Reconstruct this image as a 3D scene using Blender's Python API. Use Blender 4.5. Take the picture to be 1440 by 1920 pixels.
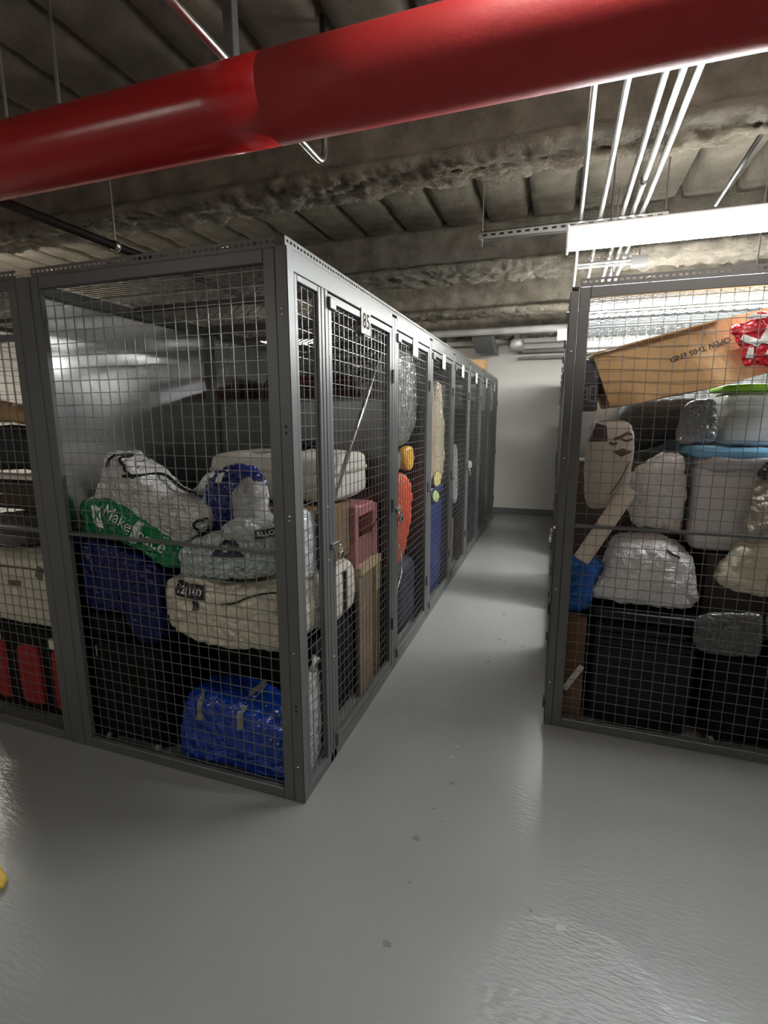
import bpy, math, random
from mathutils import Vector, Matrix, noise
from mathutils.bvhtree import BVHTree
random.seed(7)
for o in list(bpy.data.objects): bpy.data.objects.remove(o)
SC = bpy.context.scene
COL = SC.collection
V = Vector
# ------------------------------------------------------------------ camera, world, exposure
F_PX, YAW, PIT, ROLL = 941.92, -0.3273, -0.1828, -0.0006
CAM = V((0.97, -1.7537, 1.6939))
fw = V((math.sin(YAW)*math.cos(PIT), math.cos(YAW)*math.cos(PIT), math.sin(PIT)))
rt = V((math.cos(YAW), -math.sin(YAW), 0)); up = rt.cross(fw)
rt, up = rt*math.cos(ROLL)+up*math.sin(ROLL), up*math.cos(ROLL)-rt*math.sin(ROLL)
cd = bpy.data.cameras.new('camera'); cam = bpy.data.objects.new('camera', cd); COL.objects.link(cam)
cd.sensor_fit = 'VERTICAL'; cd.sensor_height = 36; cd.sensor_width = 27; cd.lens = F_PX/1920*36
cd.clip_start = 0.02
M = Matrix((rt, up, -fw)).transposed().to_4x4(); M.translation = CAM; cam.matrix_world = M
SC.camera = cam
w = bpy.data.worlds.new('world'); SC.world = w; w.use_nodes = True
w.node_tree.nodes['Background'].inputs[0].default_value = (.5, .5, .5, 1)
w.node_tree.nodes['Background'].inputs[1].default_value = 0.0
vs = SC.view_settings; vs.view_transform = 'Standard'; vs.look = 'None'; vs.gamma = 1; vs.use_curve_mapping = False
vs.exposure = 1.15
LAMP = 48.0            # diffuser emission
# ------------------------------------------------------------------ materials
MATS = {}
def mat(name, col, rough=.5, metal=0, bump=None, var=0, vscale=6, coat=0, coatr=.1, spec=.5, kind='noise', sheen=0, trans=0, emit=None):
    if name in MATS: return MATS[name]
    m = bpy.data.materials.new(name); m.use_nodes = True; MATS[name] = m
    nt = m.node_tree; b = nt.nodes['Principled BSDF']; L = nt.links.new
    b.inputs['Base Color'].default_value = (*col, 1); b.inputs['Roughness'].default_value = rough
    b.inputs['Metallic'].default_value = metal; b.inputs['Specular IOR Level'].default_value = spec
    b.inputs['Coat Weight'].default_value = coat; b.inputs['Coat Roughness'].default_value = coatr
    b.inputs['Sheen Weight'].default_value = sheen; b.inputs['Transmission Weight'].default_value = trans
    tc = nt.nodes.new('ShaderNodeTexCoord')
    if emit:
        b.inputs['Emission Color'].default_value = (*emit[0], 1); b.inputs['Emission Strength'].default_value = emit[1]
    if var:
        n = nt.nodes.new('ShaderNodeTexNoise'); n.inputs['Scale'].default_value = vscale; n.inputs['Detail'].default_value = 6
        L(tc.outputs['Object'], n.inputs['Vector'])
        r = nt.nodes.new('ShaderNodeValToRGB')
        r.color_ramp.elements[0].position = .3; r.color_ramp.elements[1].position = .7
        r.color_ramp.elements[0].color = (*[c*(1-var) for c in col], 1); r.color_ramp.elements[1].color = (*[min(1, c*(1+var)) for c in col], 1)
        L(n.outputs['Fac'], r.inputs['Fac']); L(r.outputs['Color'], b.inputs['Base Color'])
    if bump:
        sc, st = bump
        if kind == 'crinkle':      # folded plastic film
            n = nt.nodes.new('ShaderNodeTexVoronoi'); n.feature = 'DISTANCE_TO_EDGE'; n.inputs['Scale'].default_value = sc
            n2 = nt.nodes.new('ShaderNodeTexNoise'); n2.inputs['Scale'].default_value = sc*.5; n2.inputs['Detail'].default_value = 3
            mx = nt.nodes.new('ShaderNodeVectorMath'); mx.operation = 'MULTIPLY_ADD'
            mx.inputs[1].default_value = (.35, .35, .35)
            L(tc.outputs['Object'], n2.inputs['Vector']); L(n2.outputs['Color'], mx.inputs[0]); L(tc.outputs['Object'], mx.inputs[2])
            L(mx.outputs[0], n.inputs['Vector']); out = n.outputs['Distance']
        else:
            n = nt.nodes.new('ShaderNodeTexNoise'); n.inputs['Scale'].default_value = sc; n.inputs['Detail'].default_value = 8
            n.inputs['Roughness'].default_value = .65
            L(tc.outputs['Object'], n.inputs['Vector']); out = n.outputs['Fac']
        bp = nt.nodes.new('ShaderNodeBump'); bp.inputs['Strength'].default_value = st; bp.inputs['Distance'].default_value = .02
        L(out, bp.inputs['Height']); L(bp.outputs['Normal'], b.inputs['Normal'])
        if coat: L(bp.outputs['Normal'], b.inputs['Coat Normal'])
    return m
def film(name, tint=(.8, .82, .82), clear=.6, rough=.08, sc=14, st=.8):
    """thin clear polythene: part see-through, part milky, glossy on top"""
    m = mat(name, tint, rough=.5, bump=(sc, st), kind='crinkle')
    nt = m.node_tree; L = nt.links.new; b = nt.nodes['Principled BSDF']; out = nt.nodes['Material Output']
    b.inputs['Roughness'].default_value = .35
    tr = nt.nodes.new('ShaderNodeBsdfTransparent'); g = nt.nodes.new('ShaderNodeBsdfGlossy'); g.inputs['Roughness'].default_value = rough
    bp = [n for n in nt.nodes if n.type == 'BUMP'][0]; L(bp.outputs['Normal'], g.inputs['Normal'])
    m1 = nt.nodes.new('ShaderNodeMixShader'); m1.inputs[0].default_value = 1-clear; L(tr.outputs[0], m1.inputs[1]); L(b.outputs[0], m1.inputs[2])
    lw = nt.nodes.new('ShaderNodeFresnel'); lw.inputs[0].default_value = 1.45; L(bp.outputs['Normal'], lw.inputs['Normal'])
    m2 = nt.nodes.new('ShaderNodeMixShader'); L(lw.outputs[0], m2.inputs[0]); L(m1.outputs[0], m2.inputs[1]); L(g.outputs[0], m2.inputs[2])
    L(m2.outputs[0], out.inputs['Surface'])
    return m
steel = mat('grey_steel', (.135, .14, .135), rough=.42, metal=.35, bump=(300, .03))
wire = mat('steel_wire', (.20, .205, .20), rough=.38, metal=.5)
zinc = mat('zinc', (.62, .62, .6), rough=.28, metal=1)
chrome = mat('chrome', (.8, .8, .78), rough=.12, metal=1)
galv = mat('galvanised_sheet', (.78, .79, .78), rough=.21, metal=1, var=.05, vscale=9, bump=(2.0, .10))
spray = mat('sprayed_fireproofing', (.275, .245, .195), rough=.95, var=.34, vscale=7, bump=(34, 1.6), spec=.1)
deckm = mat('sprayed_deck', (.25, .222, .178), rough=.95, var=.34, vscale=4, bump=(28, 1.3), spec=.1)
redp = mat('red_pipe_paint', (.42, .010, .012), rough=.24, bump=(55, .06), coat=.2, coatr=.15)
blackpipe = mat('black_iron', (.018, .018, .018), rough=.45, metal=.3)
white = mat('white_enamel', (.78, .78, .76), rough=.35)
wallm = mat('white_painted_wall', (.74, .715, .66), rough=.75, var=.04, vscale=1.5, bump=(60, .12))
basem = mat('grey_cove', (.16, .165, .16), rough=.5)
black = mat('black_nylon', (.004, .004, .0045), rough=.7, bump=(160, .2), spec=.2)
blackpl = mat('black_plastic', (.005, .005, .0055), rough=.4, spec=.35)
card = mat('cardboard', (.50, .315, .145), rough=.8, var=.10, vscale=5, bump=(40, .08))
brownc = mat('brown_cardboard', (.17, .10, .06), rough=.85, var=.15, bump=(40, .08))
ink = mat('dark_ink', (.035, .025, .02), rough=.8)
whiteink = mat('white_ink', (.82, .84, .80), rough=.5)
navy = mat('navy_polypropylene', (.007, .010, .085), rough=.35, bump=(12, .8), kind='crinkle', spec=.3)
blue = mat('blue_tarpaulin', (.006, .05, .38), rough=.22, bump=(11, 1.3), kind='crinkle', coat=.4)
bluedeep = mat('blue_film', (.008, .020, .16), rough=.16, bump=(12, 1.5), kind='crinkle', coat=.7)
green = mat('green_film', (.010, .20, .065), rough=.22, bump=(12, 1.4), kind='crinkle')
greyplast = mat('pale_grey_film', (.62, .60, .57), rough=.22, bump=(13, 1.5), kind='crinkle')
whitefilm = mat('white_film', (.82, .81, .79), rough=.4, bump=(15, .8), kind='crinkle', coat=.5, coatr=.12)
cream = mat('cream_quilt_in_film', (.70, .64, .51), rough=.55, bump=(10, 1.2), kind='crinkle', coat=.9, coatr=.1)
canvas = mat('cream_canvas', (.74, .69, .61), rough=.85, bump=(90, .2))
mint = mat('mint_film', (.60, .69, .66), rough=.25, bump=(14, 1.8), kind='crinkle', coat=.5)
pinkm = mat('pink_plastic', (.56, .23, .23), rough=.45)
pinkd = mat('dusty_pink_board', (.33, .15, .14), rough=.6)
wood = mat('pale_pine', (.55, .41, .25), rough=.6, var=.15, vscale=14)
wooddk = mat('weathered_pine', (.33, .245, .16), rough=.7, var=.2, vscale=10)
redcl = mat('red_fabric', (.30, .010, .012), rough=.7, bump=(120, .2))
maroon = mat('maroon_fabric', (.085, .010, .018), rough=.7)
orange = mat('orange_plastic', (.50, .075, .03), rough=.4, bump=(14, .5), kind='crinkle')
yellow = mat('yellow_plastic', (.72, .46, .05), rough=.45)
stem_or = mat('amber_plastic', (.62, .33, .05), rough=.4)
limem = mat('lime_plastic', (.30, .62, .03), rough=.4)
skyb = mat('sky_blue_plastic', (.16, .42, .66), rough=.35)
darkcl = mat('charcoal_cloth', (.03, .032, .036), rough=.85, bump=(60, .4))
greycl = mat('grey_cloth', (.14, .135, .13), rough=.85, bump=(60, .3))
tan = mat('tan_cloth', (.40, .33, .22), rough=.8, bump=(12, .5), kind='crinkle')
khaki = mat('tube_card', (.60, .53, .41), rough=.7)
strapm = mat('strap_webbing', (.26, .27, .22), rough=.8)
brick_red = mat('red_white_film_red', (.50, .012, .02), rough=.25, bump=(14, .8), kind='crinkle')
skinink = mat('print_umber', (.11, .075, .05), rough=.7)
pale = mat('pale_print_cloth', (.60, .56, .48), rough=.75, bump=(60, .2))
clearf = film('clear_film', clear=.72)
milky = film('milky_film', tint=(.78, .79, .78), clear=.42)
clearbin = film('clear_tub', tint=(.62, .66, .68), clear=.5, rough=.12, sc=3, st=.1)
def lamp_mat(name, col, k): return mat(name, (.9, .9, .9), rough=.5, emit=(col, LAMP*k))
diff_cool = lamp_mat('lamp_diffuser_cool', (.90, .955, 1.0), 1.6)
diff_cool2 = lamp_mat('lamp_diffuser_white', (.98, .98, .96), 2.3)
diff_warm = lamp_mat('lamp_diffuser_warm', (1.0, .95, .86), 1.3)
diff_dim = lamp_mat('lamp_diffuser_aged', (1.0, .97, .92), .40)
# floor: glossy grey epoxy
fm = mat('grey_epoxy_floor', (.225, .229, .219), rough=.30, var=.035, vscale=1.1, coat=.25, coatr=.10)
def floor_nodes(m):
    nt = m.node_tree; L = nt.links.new; b = nt.nodes['Principled BSDF']
    tc = [n for n in nt.nodes if n.type == 'TEX_COORD'][0]
    n = nt.nodes.new('ShaderNodeTexNoise'); n.inputs['Scale'].default_value = 26; n.inputs['Detail'].default_value = 5
    mp = nt.nodes.new('ShaderNodeMapping'); mp.inputs['Rotation'].default_value = (0, 0, .5); mp.inputs['Scale'].default_value = (1, 3.2, 1)
    L(tc.outputs['Object'], mp.inputs['Vector']); L(mp.outputs[0], n.inputs['Vector'])
    bp = nt.nodes.new('ShaderNodeBump'); bp.inputs['Strength'].default_value = .16; bp.inputs['Distance'].default_value = .01
    L(n.outputs['Fac'], bp.inputs['Height']); L(bp.outputs[0], b.inputs['Normal']); L(bp.outputs[0], b.inputs['Coat Normal'])
    # stronger ripple bump in one rounded patch, added to shape the floor highlight
    gm = nt.nodes.new('ShaderNodeMapping'); gm.inputs['Location'].default_value = (-1.17, .44, 0)
    ns = nt.nodes.new('ShaderNodeTexNoise'); ns.inputs['Scale'].default_value = 5
    ad = nt.nodes.new('ShaderNodeVectorMath'); ad.operation = 'MULTIPLY_ADD'; ad.inputs[1].default_value = (.10, .10, 0)
    L(tc.outputs['Object'], ns.inputs['Vector']); L(ns.outputs['Color'], ad.inputs[0]); L(tc.outputs['Object'], ad.inputs[2]); L(ad.outputs[0], gm.inputs['Vector'])
    ln = nt.nodes.new('ShaderNodeVectorMath'); ln.operation = 'LENGTH'; L(gm.outputs[0], ln.inputs[0])
    pm = nt.nodes.new('ShaderNodeMapRange'); pm.inputs[1].default_value = .24; pm.inputs[2].default_value = .31; pm.inputs[3].default_value = .62; pm.inputs[4].default_value = .13
    L(ln.outputs['Value'], pm.inputs[0]); L(pm.outputs[0], bp.inputs['Strength'])
    n2 = nt.nodes.new('ShaderNodeTexNoise'); n2.inputs['Scale'].default_value = .9; n2.inputs['Detail'].default_value = 4
    L(tc.outputs['Object'], n2.inputs['Vector'])
    mr = nt.nodes.new('ShaderNodeMapRange'); mr.inputs[3].default_value = .24; mr.inputs[4].default_value = .42
    L(n2.outputs['Fac'], mr.inputs[0]); L(mr.outputs[0], b.inputs['Roughness'])
floor_nodes(fm)
# ------------------------------------------------------------------ mesh helpers
class MB:
    def __init__(s): s.v = []; s.f = []; s.smooth = False
    def box(s, x0, x1, y0, y1, z0, z1):
        n = len(s.v)
        s.v += [V((x, y, z)) for z in (z0, z1) for y in (y0, y1) for x in (x0, x1)]
        s.f += [[n+i for i in q] for q in ((0, 2, 3, 1), (4, 5, 7, 6), (0, 1, 5, 4), (2, 6, 7, 3), (0, 4, 6, 2), (1, 3, 7, 5))]
        return s
    def tube(s, pts, r, k=8, cap=True, radii=None):
        pts = [V(p) for p in pts]; n = len(s.v); N = len(pts)
        ref = None
        for i, p in enumerate(pts):
            d = (pts[min(i+1, N-1)]-pts[max(i-1, 0)]).normalized()
            if ref is None:
                ref = V((0, 0, 1)) if abs(d.z) < .9 else V((1, 0, 0))
            a = (ref-d*ref.dot(d)).normalized(); ref = a; b = d.cross(a)
            rr = radii[i] if radii else r
            for j in range(k):
                t = 2*math.pi*(j+.5)/k
                s.v.append(p+a*(rr*math.cos(t))+b*(rr*math.sin(t)))
        for i in range(N-1):
            for j in range(k):
                s.f.append([n+i*k+j, n+i*k+(j+1) % k, n+(i+1)*k+(j+1) % k, n+(i+1)*k+j])
        if cap:
            s.f.append([n+j for j in range(k)][::-1]); s.f.append([n+(N-1)*k+j for j in range(k)])
        return s
    def poly_prism(s, pts, axis, c0, c1):
        """closed 2D outline extruded between c0 and c1 along axis"""
        n = len(s.v); k = len(pts)
        for c in (c0, c1):
            for a, b in pts:
                s.v.append(V((c, a, b)) if axis == 'x' else V((a, c, b)) if axis == 'y' else V((a, b, c)))
        for j in range(k): s.f.append([n+j, n+(j+1) % k, n+k+(j+1) % k, n+k+j])
        s.f.append([n+j for j in range(k)][::-1]); s.f.append([n+k+j for j in range(k)])
        return s
    def xf(s, m):
        s.v = [m @ p for p in s.v]; return s
    def bvh(s): return BVHTree.FromPolygons([tuple(p) for p in s.v], s.f)
    def build(s, name, m, parent=None, bevel=0, smooth=None, base=False):
        off = V((0, 0, 0))
        if parent is not None: off = world_loc(parent)
        elif base:
            xs = [p.x for p in s.v]; ys = [p.y for p in s.v]; zs = [p.z for p in s.v]
            off = V(((min(xs)+max(xs))/2, (min(ys)+max(ys))/2, min(zs)))
        me = bpy.data.meshes.new(name); me.from_pydata([tuple(p-off) for p in s.v], [], s.f)
        if s.smooth if smooth is None else smooth:
            me.polygons.foreach_set('use_smooth', [True]*len(me.polygons))
        me.update(); me.materials.append(m)
        o = bpy.data.objects.new(name, me); COL.objects.link(o)
        if parent is not None: o.parent = parent
        else: o.location = off
        if bevel:
            md = o.modifiers.new('edge', 'BEVEL'); md.width = bevel; md.segments = 1; md.limit_method = 'ANGLE'
        return o
def world_loc(o):
    l = V(o.location)
    while o.parent is not None: o = o.parent; l += V(o.location)
    return l
def tag(o, label=None, cat=None, group=None, kind=None):
    if label: o['label'] = label
    if cat: o['category'] = cat
    if group: o['group'] = group
    if kind: o['kind'] = kind
    return o
def thing(name, loc, label, cat, group=None):
    o = bpy.data.objects.new(name, None); COL.objects.link(o); o.location = loc; o.empty_display_size = .1
    return tag(o, label, cat, group)
def copy_tree(o, parent=None):
    c = o.copy(); COL.objects.link(c); c.parent = parent
    for ch in list(o.children): copy_tree(ch, c)
    return c
def B(*a): return MB().box(*a)
def spline(pts, n, closed=True):
    out = []; k = len(pts); segs = k if closed else k-1
    P = lambda i: pts[i % k] if closed else pts[max(0, min(k-1, i))]
    for i in range(n):
        t = i/n*segs if closed else i/(n-1)*segs
        j = min(int(t), segs-1); u = t-j
        p0, p1, p2, p3 = [V(P(j+q)) for q in (-1, 0, 1, 2)]
        out.append(.5*((2*p1)+(p2-p0)*u+(2*p0-5*p1+4*p2-p3)*u*u+(3*p1-p0-3*p2+p3)*u**3))
    return out
def wob(mb, amp, sc, seed, ridge=0, zfloor=None):
    """lumps and creases, along the normals"""
    me = bpy.data.meshes.new('t'); me.from_pydata([tuple(p) for p in mb.v], [], mb.f); me.update()
    ns = [V(v.normal) for v in me.vertices]; bpy.data.meshes.remove(me)
    sd = V((seed*3.17, seed*1.31, seed*2.71))
    for i, p in enumerate(mb.v):
        d = amp*noise.fractal(p*sc+sd, 1, 2, 3)
        if ridge:
            d -= ridge*(1-min(1, abs(noise.noise(p*sc*2.3+sd))*3.2))
            d -= ridge*.45*(1-min(1, abs(noise.noise(p*sc*5.5-sd))*3.0))
        q = p+ns[i]*d
        if zfloor is not None: q.z = max(q.z, zfloor)
        mb.v[i] = q
    return mb
def inflate(outline, plane, c, df, db, seed=1, amp=.012, sc=6, ridge=.008, box=.6, n=130, rings=18, zfloor=None):
    """a filled sack whose rim follows the outline; plane 'xz' faces -y, 'yz' faces +x"""
    O = spline([(a, b, 0) for a, b in outline], n)
    cen = sum(O, V((0, 0, 0)))/n
    mb = MB(); mb.smooth = True
    def put(p, d):
        mb.v.append(V((p.x, c+d, p.y)) if plane == 'xz' else V((c-d, p.x, p.y)))
    rows = []
    angs = [-math.pi/2+math.pi*i/(2*rings) for i in range(1, 2*rings)]
    for a in angs:
        s = math.cos(a)**box; d = (df if a < 0 else db)*math.copysign(abs(math.sin(a))**box, a)
        rows.append(len(mb.v))
        for p in O: put(cen+(p-cen)*s, d)
    top = len(mb.v); put(cen, -df); bot = len(mb.v); put(cen, db)
    ar = sum(O[j].x*O[(j+1) % n].y-O[(j+1) % n].x*O[j].y for j in range(n))
    flip = ar < 0
    F = []
    for i in range(len(rows)-1):
        for j in range(n):
            F.append([rows[i]+j, rows[i]+(j+1) % n, rows[i+1]+(j+1) % n, rows[i+1]+j])
    for j in range(n):
        F.append([top, rows[0]+(j+1) % n, rows[0]+j]); F.append([bot, rows[-1]+j, rows[-1]+(j+1) % n])
    # outward winding: check the front pole
    f0 = F[-2]; nrm = (mb.v[f0[1]]-mb.v[f0[0]]).cross(mb.v[f0[2]]-mb.v[f0[0]])
    want = V((0, -1, 0)) if plane == 'xz' else V((1, 0, 0))
    if nrm.dot(want) < 0: F = [f[::-1] for f in F]
    mb.f = F
    return wob(mb, amp, sc, seed, ridge, zfloor)
def soft(x0, x1, y0, y1, z0, z1, e=6, n=14, amp=.008, sc=6, seed=1, ridge=.0, zfloor=None, taper=0):
    mb = MB(); mb.smooth = True; idx = {}
    cx, cy, cz = (x0+x1)/2, (y0+y1)/2, (z0+z1)/2; hx, hy, hz = (x1-x0)/2, (y1-y0)/2, (z1-z0)/2
    def vid(i, j, k):
        if (i, j, k) not in idx:
            g = lambda t: math.sin((2*t/n-1)*math.pi/2*.97)/math.sin(math.pi/2*.97)
            p = V((g(i), g(j), g(k)))
            q = p/((abs(p.x)**e+abs(p.y)**e+abs(p.z)**e)**(1/e))
            tp = 1-taper*(q.z+1)/2
            idx[(i, j, k)] = len(mb.v); mb.v.append(V((cx+q.x*hx*tp, cy+q.y*hy*tp, cz+q.z*hz)))
        return idx[(i, j, k)]
    for a in range(n):
        for b in range(n):
            for q in ([(a, b, 0), (a, b+1, 0), (a+1, b+1, 0), (a+1, b, 0)], [(a, b, n), (a+1, b, n), (a+1, b+1, n), (a, b+1, n)],
                      [(a, 0, b), (a+1, 0, b), (a+1, 0, b+1), (a, 0, b+1)], [(a, n, b), (a, n, b+1), (a+1, n, b+1), (a+1, n, b)],
                      [(0, a, b), (0, a, b+1), (0, a+1, b+1), (0, a+1, b)], [(n, a, b), (n, a+1, b), (n, a+1, b+1), (n, a, b+1)]):
                mb.f.append([vid(*t) for t in q])
    return wob(mb, amp, sc, seed, ridge, zfloor)
def cast(bvh, p, plane, lift):
    """drop a point onto a surface from the front; returns the point lifted off by `lift`"""
    d = V((0, 1, 0)) if plane == 'xz' else V((-1, 0, 0))
    h = bvh.ray_cast(p-d*1.0, d, 2.5)
    return (h[0]-d*lift) if h[0] is not None else None
def decal(bvh, outline, plane, guess, lift=.003, n=10):
    """a thin printed patch lying on a surface; outline is a 4-sided polygon (quad) in plane coordinates"""
    a, b, c, d = [V((p[0], p[1], 0)) for p in outline]; mb = MB(); mb.smooth = True; last = guess
    for i in range(n+1):
        for j in range(n+1):
            u, v = i/n, j/n
            q = (a*(1-u)+b*u)*(1-v)+(d*(1-u)+c*u)*v
            P = V((q.x, guess, q.y)) if plane == 'xz' else V((guess, q.x, q.y))
            h = cast(bvh, P, plane, lift)
            if h is None: h = V((q.x, last, q.y)) if plane == 'xz' else V((last, q.x, q.y))
            else: last = h.y if plane == 'xz' else h.x
            mb.v.append(h)
    for i in range(n):
        for j in range(n):
            k = i*(n+1)+j; mb.f.append([k, k+n+1, k+n+2, k+1])
    return mb
def text_mb(body, size, org, du, dv, bvh=None, plane='xz', lift=.004, bold=0.0, ext=0):
    cu = bpy.data.curves.new('t', 'FONT'); cu.body = body; cu.size = size; cu.align_x = 'CENTER'; cu.align_y = 'CENTER'; cu.offset = bold
    cu.resolution_u = 3
    o = bpy.data.objects.new('t', cu); me = bpy.data.meshes.new_from_object(o)
    mb = MB(); org, du, dv = V(org), V(du), V(dv)
    for v in me.vertices:
        p = org+du*v.co.x+dv*v.co.y
        if bvh is not None:
            h = cast(bvh, p, plane, lift); p = h if h is not None else p
        mb.v.append(p)
    mb.f = [list(p.vertices) for p in me.polygons]
    bpy.data.objects.remove(o); bpy.data.curves.remove(cu); bpy.data.meshes.remove(me)
    return mb
# ------------------------------------------------------------------ room shell
XL, XR, YN, YF, ZD = -6.6, 5.2, -5.2, 7.55, 3.35
fl = tag(B(XL-.1, XR+.1, YN-.1, YF+.1, -.12, 0).build('floor', fm), kind='structure')
tag(B(XL-.1, XR+.1, YF, YF+.12, 0, 3.6).build('wall_back', wallm), kind='structure')
tag(B(XL-.1, XR+.1, YN-.12, YN, 0, 3.6).build('wall_front', wallm), kind='structure')
tag(B(XL-.12, XL, YN, YF, 0, 3.6).build('wall_left', wallm), kind='structure')
tag(B(XR, XR+.12, YN, YF, 0, 3.6).build('wall_right', wallm), kind='structure')
tag(B(XL, XR, YF-.015, YF, 0, .10).build('baseboard_back', basem, bevel=.004), kind='structure')
ceil = tag(B(XL-.1, XR+.1, YN-.1, YF+.1, ZD+.09, ZD+.2).build('ceiling', deckm), kind='structure')
# fluted deck pans running down the aisle direction
def pan(seed):
    mb = MB(); ny, prof = 150, [(-.185, .09), (-.165, .088), (-.150, .0), (-.08, .0), (0, .0), (.08, .0), (.150, 0), (.165, .088), (.185, .09)]
    for i in range(ny+1):
        y = YN+(YF-YN)*i/ny
        for x, z in prof:
            p = V((x, y, z)); d = .011*noise.fractal(p*6+V((seed*9, 0, 0)), 1, 2, 3)
            mb.v.append(V((x+d*.3, y, ZD+z+d)))
    k = len(prof)
    for i in range(ny):
        for j in range(k-1): mb.f.append([i*k+j, i*k+j+1, (i+1)*k+j+1, (i+1)*k+j])
    mb.f = [f[::-1] for f in mb.f]; mb.smooth = True
    return mb
pans = [pan(s).build('deck_pan', deckm, ceil) for s in range(3)]
i = 0; x = XL+.2
while x < XR:
    o = pans[i] if i < 3 else pans[i % 3].copy()
    if i >= 3: COL.objects.link(o)
    o.location.x = x-world_loc(ceil).x; i += 1; x += .362
# sprayed beams across the aisle
def beam(yc, half, zb, seed, rough=.018):
    pr = [(.075, ZD+.1), (.07, zb+.20), (.075, zb+.10), (half*.8, zb+.075), (half, zb+.05), (half, zb+.015), (half*.85, zb), (half*.4, zb-.004)]
    pr = [(-a, b) for a, b in pr]+[(a, b) for a, b in pr[::-1]]
    fine = []
    for q in range(len(pr)-1):
        m = max(1, int(math.hypot(pr[q+1][0]-pr[q][0], pr[q+1][1]-pr[q][1])/.02))
        fine += [(pr[q][0]+(pr[q+1][0]-pr[q][0])*t/m, pr[q][1]+(pr[q+1][1]-pr[q][1])*t/m) for t in range(m)]
    fine.append(pr[-1]); k = len(fine); nx = 620; mb = MB(); mb.smooth = True
    for i in range(nx+1):
        x = XL+(XR-XL)*i/nx
        for a, b in fine:
            p = V((x, a, b)); e = min(1, max(0, (zb+.14-b)/.1))
            s = V((seed*7.1, 0, 0))
            d = noise.fractal(p*9+s, 1, 2, 4)*rough*(.5+e)
            g = (noise.noise(p*26+s)*.014+noise.noise(p*55+s)*.009)*(.35+e)
            mb.v.append(V((x, yc+a+math.copysign(1, a)*(d+g)*.8, b-(d+g)*.9)))
    for i in range(nx):
        for j in range(k-1): mb.f.append([i*k+j, (i+1)*k+j, (i+1)*k+j+1, i*k+j+1])
    return mb
for i, (yc, hf, zb) in enumerate([(-2.75, .14, 2.95), (-.95, .14, 2.95), (1.11, .15, 2.95), (3.06, .24, 2.95), (4.95, .16, 2.97), (6.75, .16, 2.97)]):
    tag(beam(yc, hf, zb, i+1).build('trim_%d' % (i+1), spray), kind='structure')
# scuffs and paint chips on the floor
sc_m = mat('floor_scuff', (.15, .15, .145), rough=.6); sc_l = mat('floor_chip', (.36, .36, .35), rough=.3)
for (x, y, r, m) in [(.60, .34, .016, sc_m), (.56, .53, .012, sc_l), (.575, .62, .010, sc_l), (.55, .16, .008, sc_m), (.60, .10, .006, sc_m), (.52, -.02, .018, sc_m), (.55, -.22, .007, sc_m), (.54, -.46, .016, sc_m),
                     (.60, 1.62, .022, sc_m), (.68, 1.99, .02, sc_m), (.62, 2.55, .02, sc_m), (.64, 2.02, .025, sc_m), (.82, 1.95, .02, sc_m), (.66, 3.0, .02, sc_m), (.68, 3.3, .02, sc_m), (.49, 1.25, .012, sc_m), (1.08, -.22, .022, sc_l), (.98, -.19, .008, sc_m)]:
    pts = []
    for j in range(9):
        t = 2*math.pi*j/9; rr = r*random.uniform(.5, 1.1); pts.append((x+rr*math.cos(t)*1.1, y+rr*math.sin(t)*.8))
    MB().poly_prism(pts, 'z', .0002, .0014).build('scuff', m, fl)
# ------------------------------------------------------------------ lamps, pipes, conduits
def strip_light(x0, x1, y, z, m, label):
    t = thing('strip_light', (x0, y, z), label, 'light fixture', 'fluorescent strip lights under the deck')
    B(x0+.005, x1-.005, y-.055, y+.055, z+.045, z+.10).build('housing', white, t, bevel=.006)
    pr = [(y+.060*math.cos(a), z+.045-.045*math.sin(a)**.7) for a in [math.pi*i/12 for i in range(13)]]
    d = MB().poly_prism(pr, 'x', x0+.012, x1-.012); d.smooth = False; d.build('diffuser', m, t)
    for x in (x0, x1-.012):
        B(x, x+.012, y-.064, y+.064, z-.004, z+.102).build('end_cap', white, t, bevel=.003)
    for x in (x0+.2, x1-.2):
        MB().tube([(x, y, z+.10), (x, y, ZD+.03)], .005, 6).build('hanger_rod', zinc, t)
    return t
strip_light(.960, 2.30, 1.10, 2.520, diff_cool, 'long bright strip light above the first cage of the right row')
strip_light(1.10, 2.42, 2.62, 2.462, diff_cool2, 'strip light seen through the right corner cage above the cardboard box')
strip_light(.915, 2.3, 4.15, 2.525, diff_cool2, 'farthest strip light of the right row with its end peeking past the post')
strip_light(-3.3, -2.05, 4.45, 2.66, diff_warm, 'strip light over the rear of the left cages, seen through the mesh')
strip_light(-5.3, -4.0, 1.5, 2.68, diff_warm, 'strip light beyond the far left cage over the next aisle')
strip_light(.75, 2.75, -.55, 3.02, diff_dim, 'strip light tucked above the near side of the red pipe')
strip_light(-2.75, -1.5, -3.0, 2.62, lamp_mat('lamp_diffuser_low', (1.0, .96, .90), .36), 'strip light behind the viewpoint whose glint shows on the red pipe')
PY, PZ, PR = -.222, 2.650, .115
t = thing('red_pipe', (0, PY, PZ), 'large red painted sprinkler main crossing under the deck', 'pipe')
mb = MB(); mb.smooth = True; mb.tube([(XL+.2+i*.3, PY, PZ) for i in range(22)]+[(.10, PY, PZ)], PR, 40).build('pipe_run', redp, t)
mb = MB(); mb.smooth = True; mb.tube([(.10+i*.3, PY, PZ) for i in range(17)], PR, 40).build('pipe_run', mat('matte_red_paint', (.42, .022, .022), rough=.55, bump=(40, .1), var=.08), t)
for x in (-1.02, -.76):
    MB().tube([(x, PY, PZ+PR-.01), (x, PY, ZD+.04)], .006, 6).build('hanger_rod', zinc, t)
t = thing('sprinkler_pipe', (-1.31, .4, 2.62), 'thin black iron pipe running above the left corner cage', 'pipe')
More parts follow.
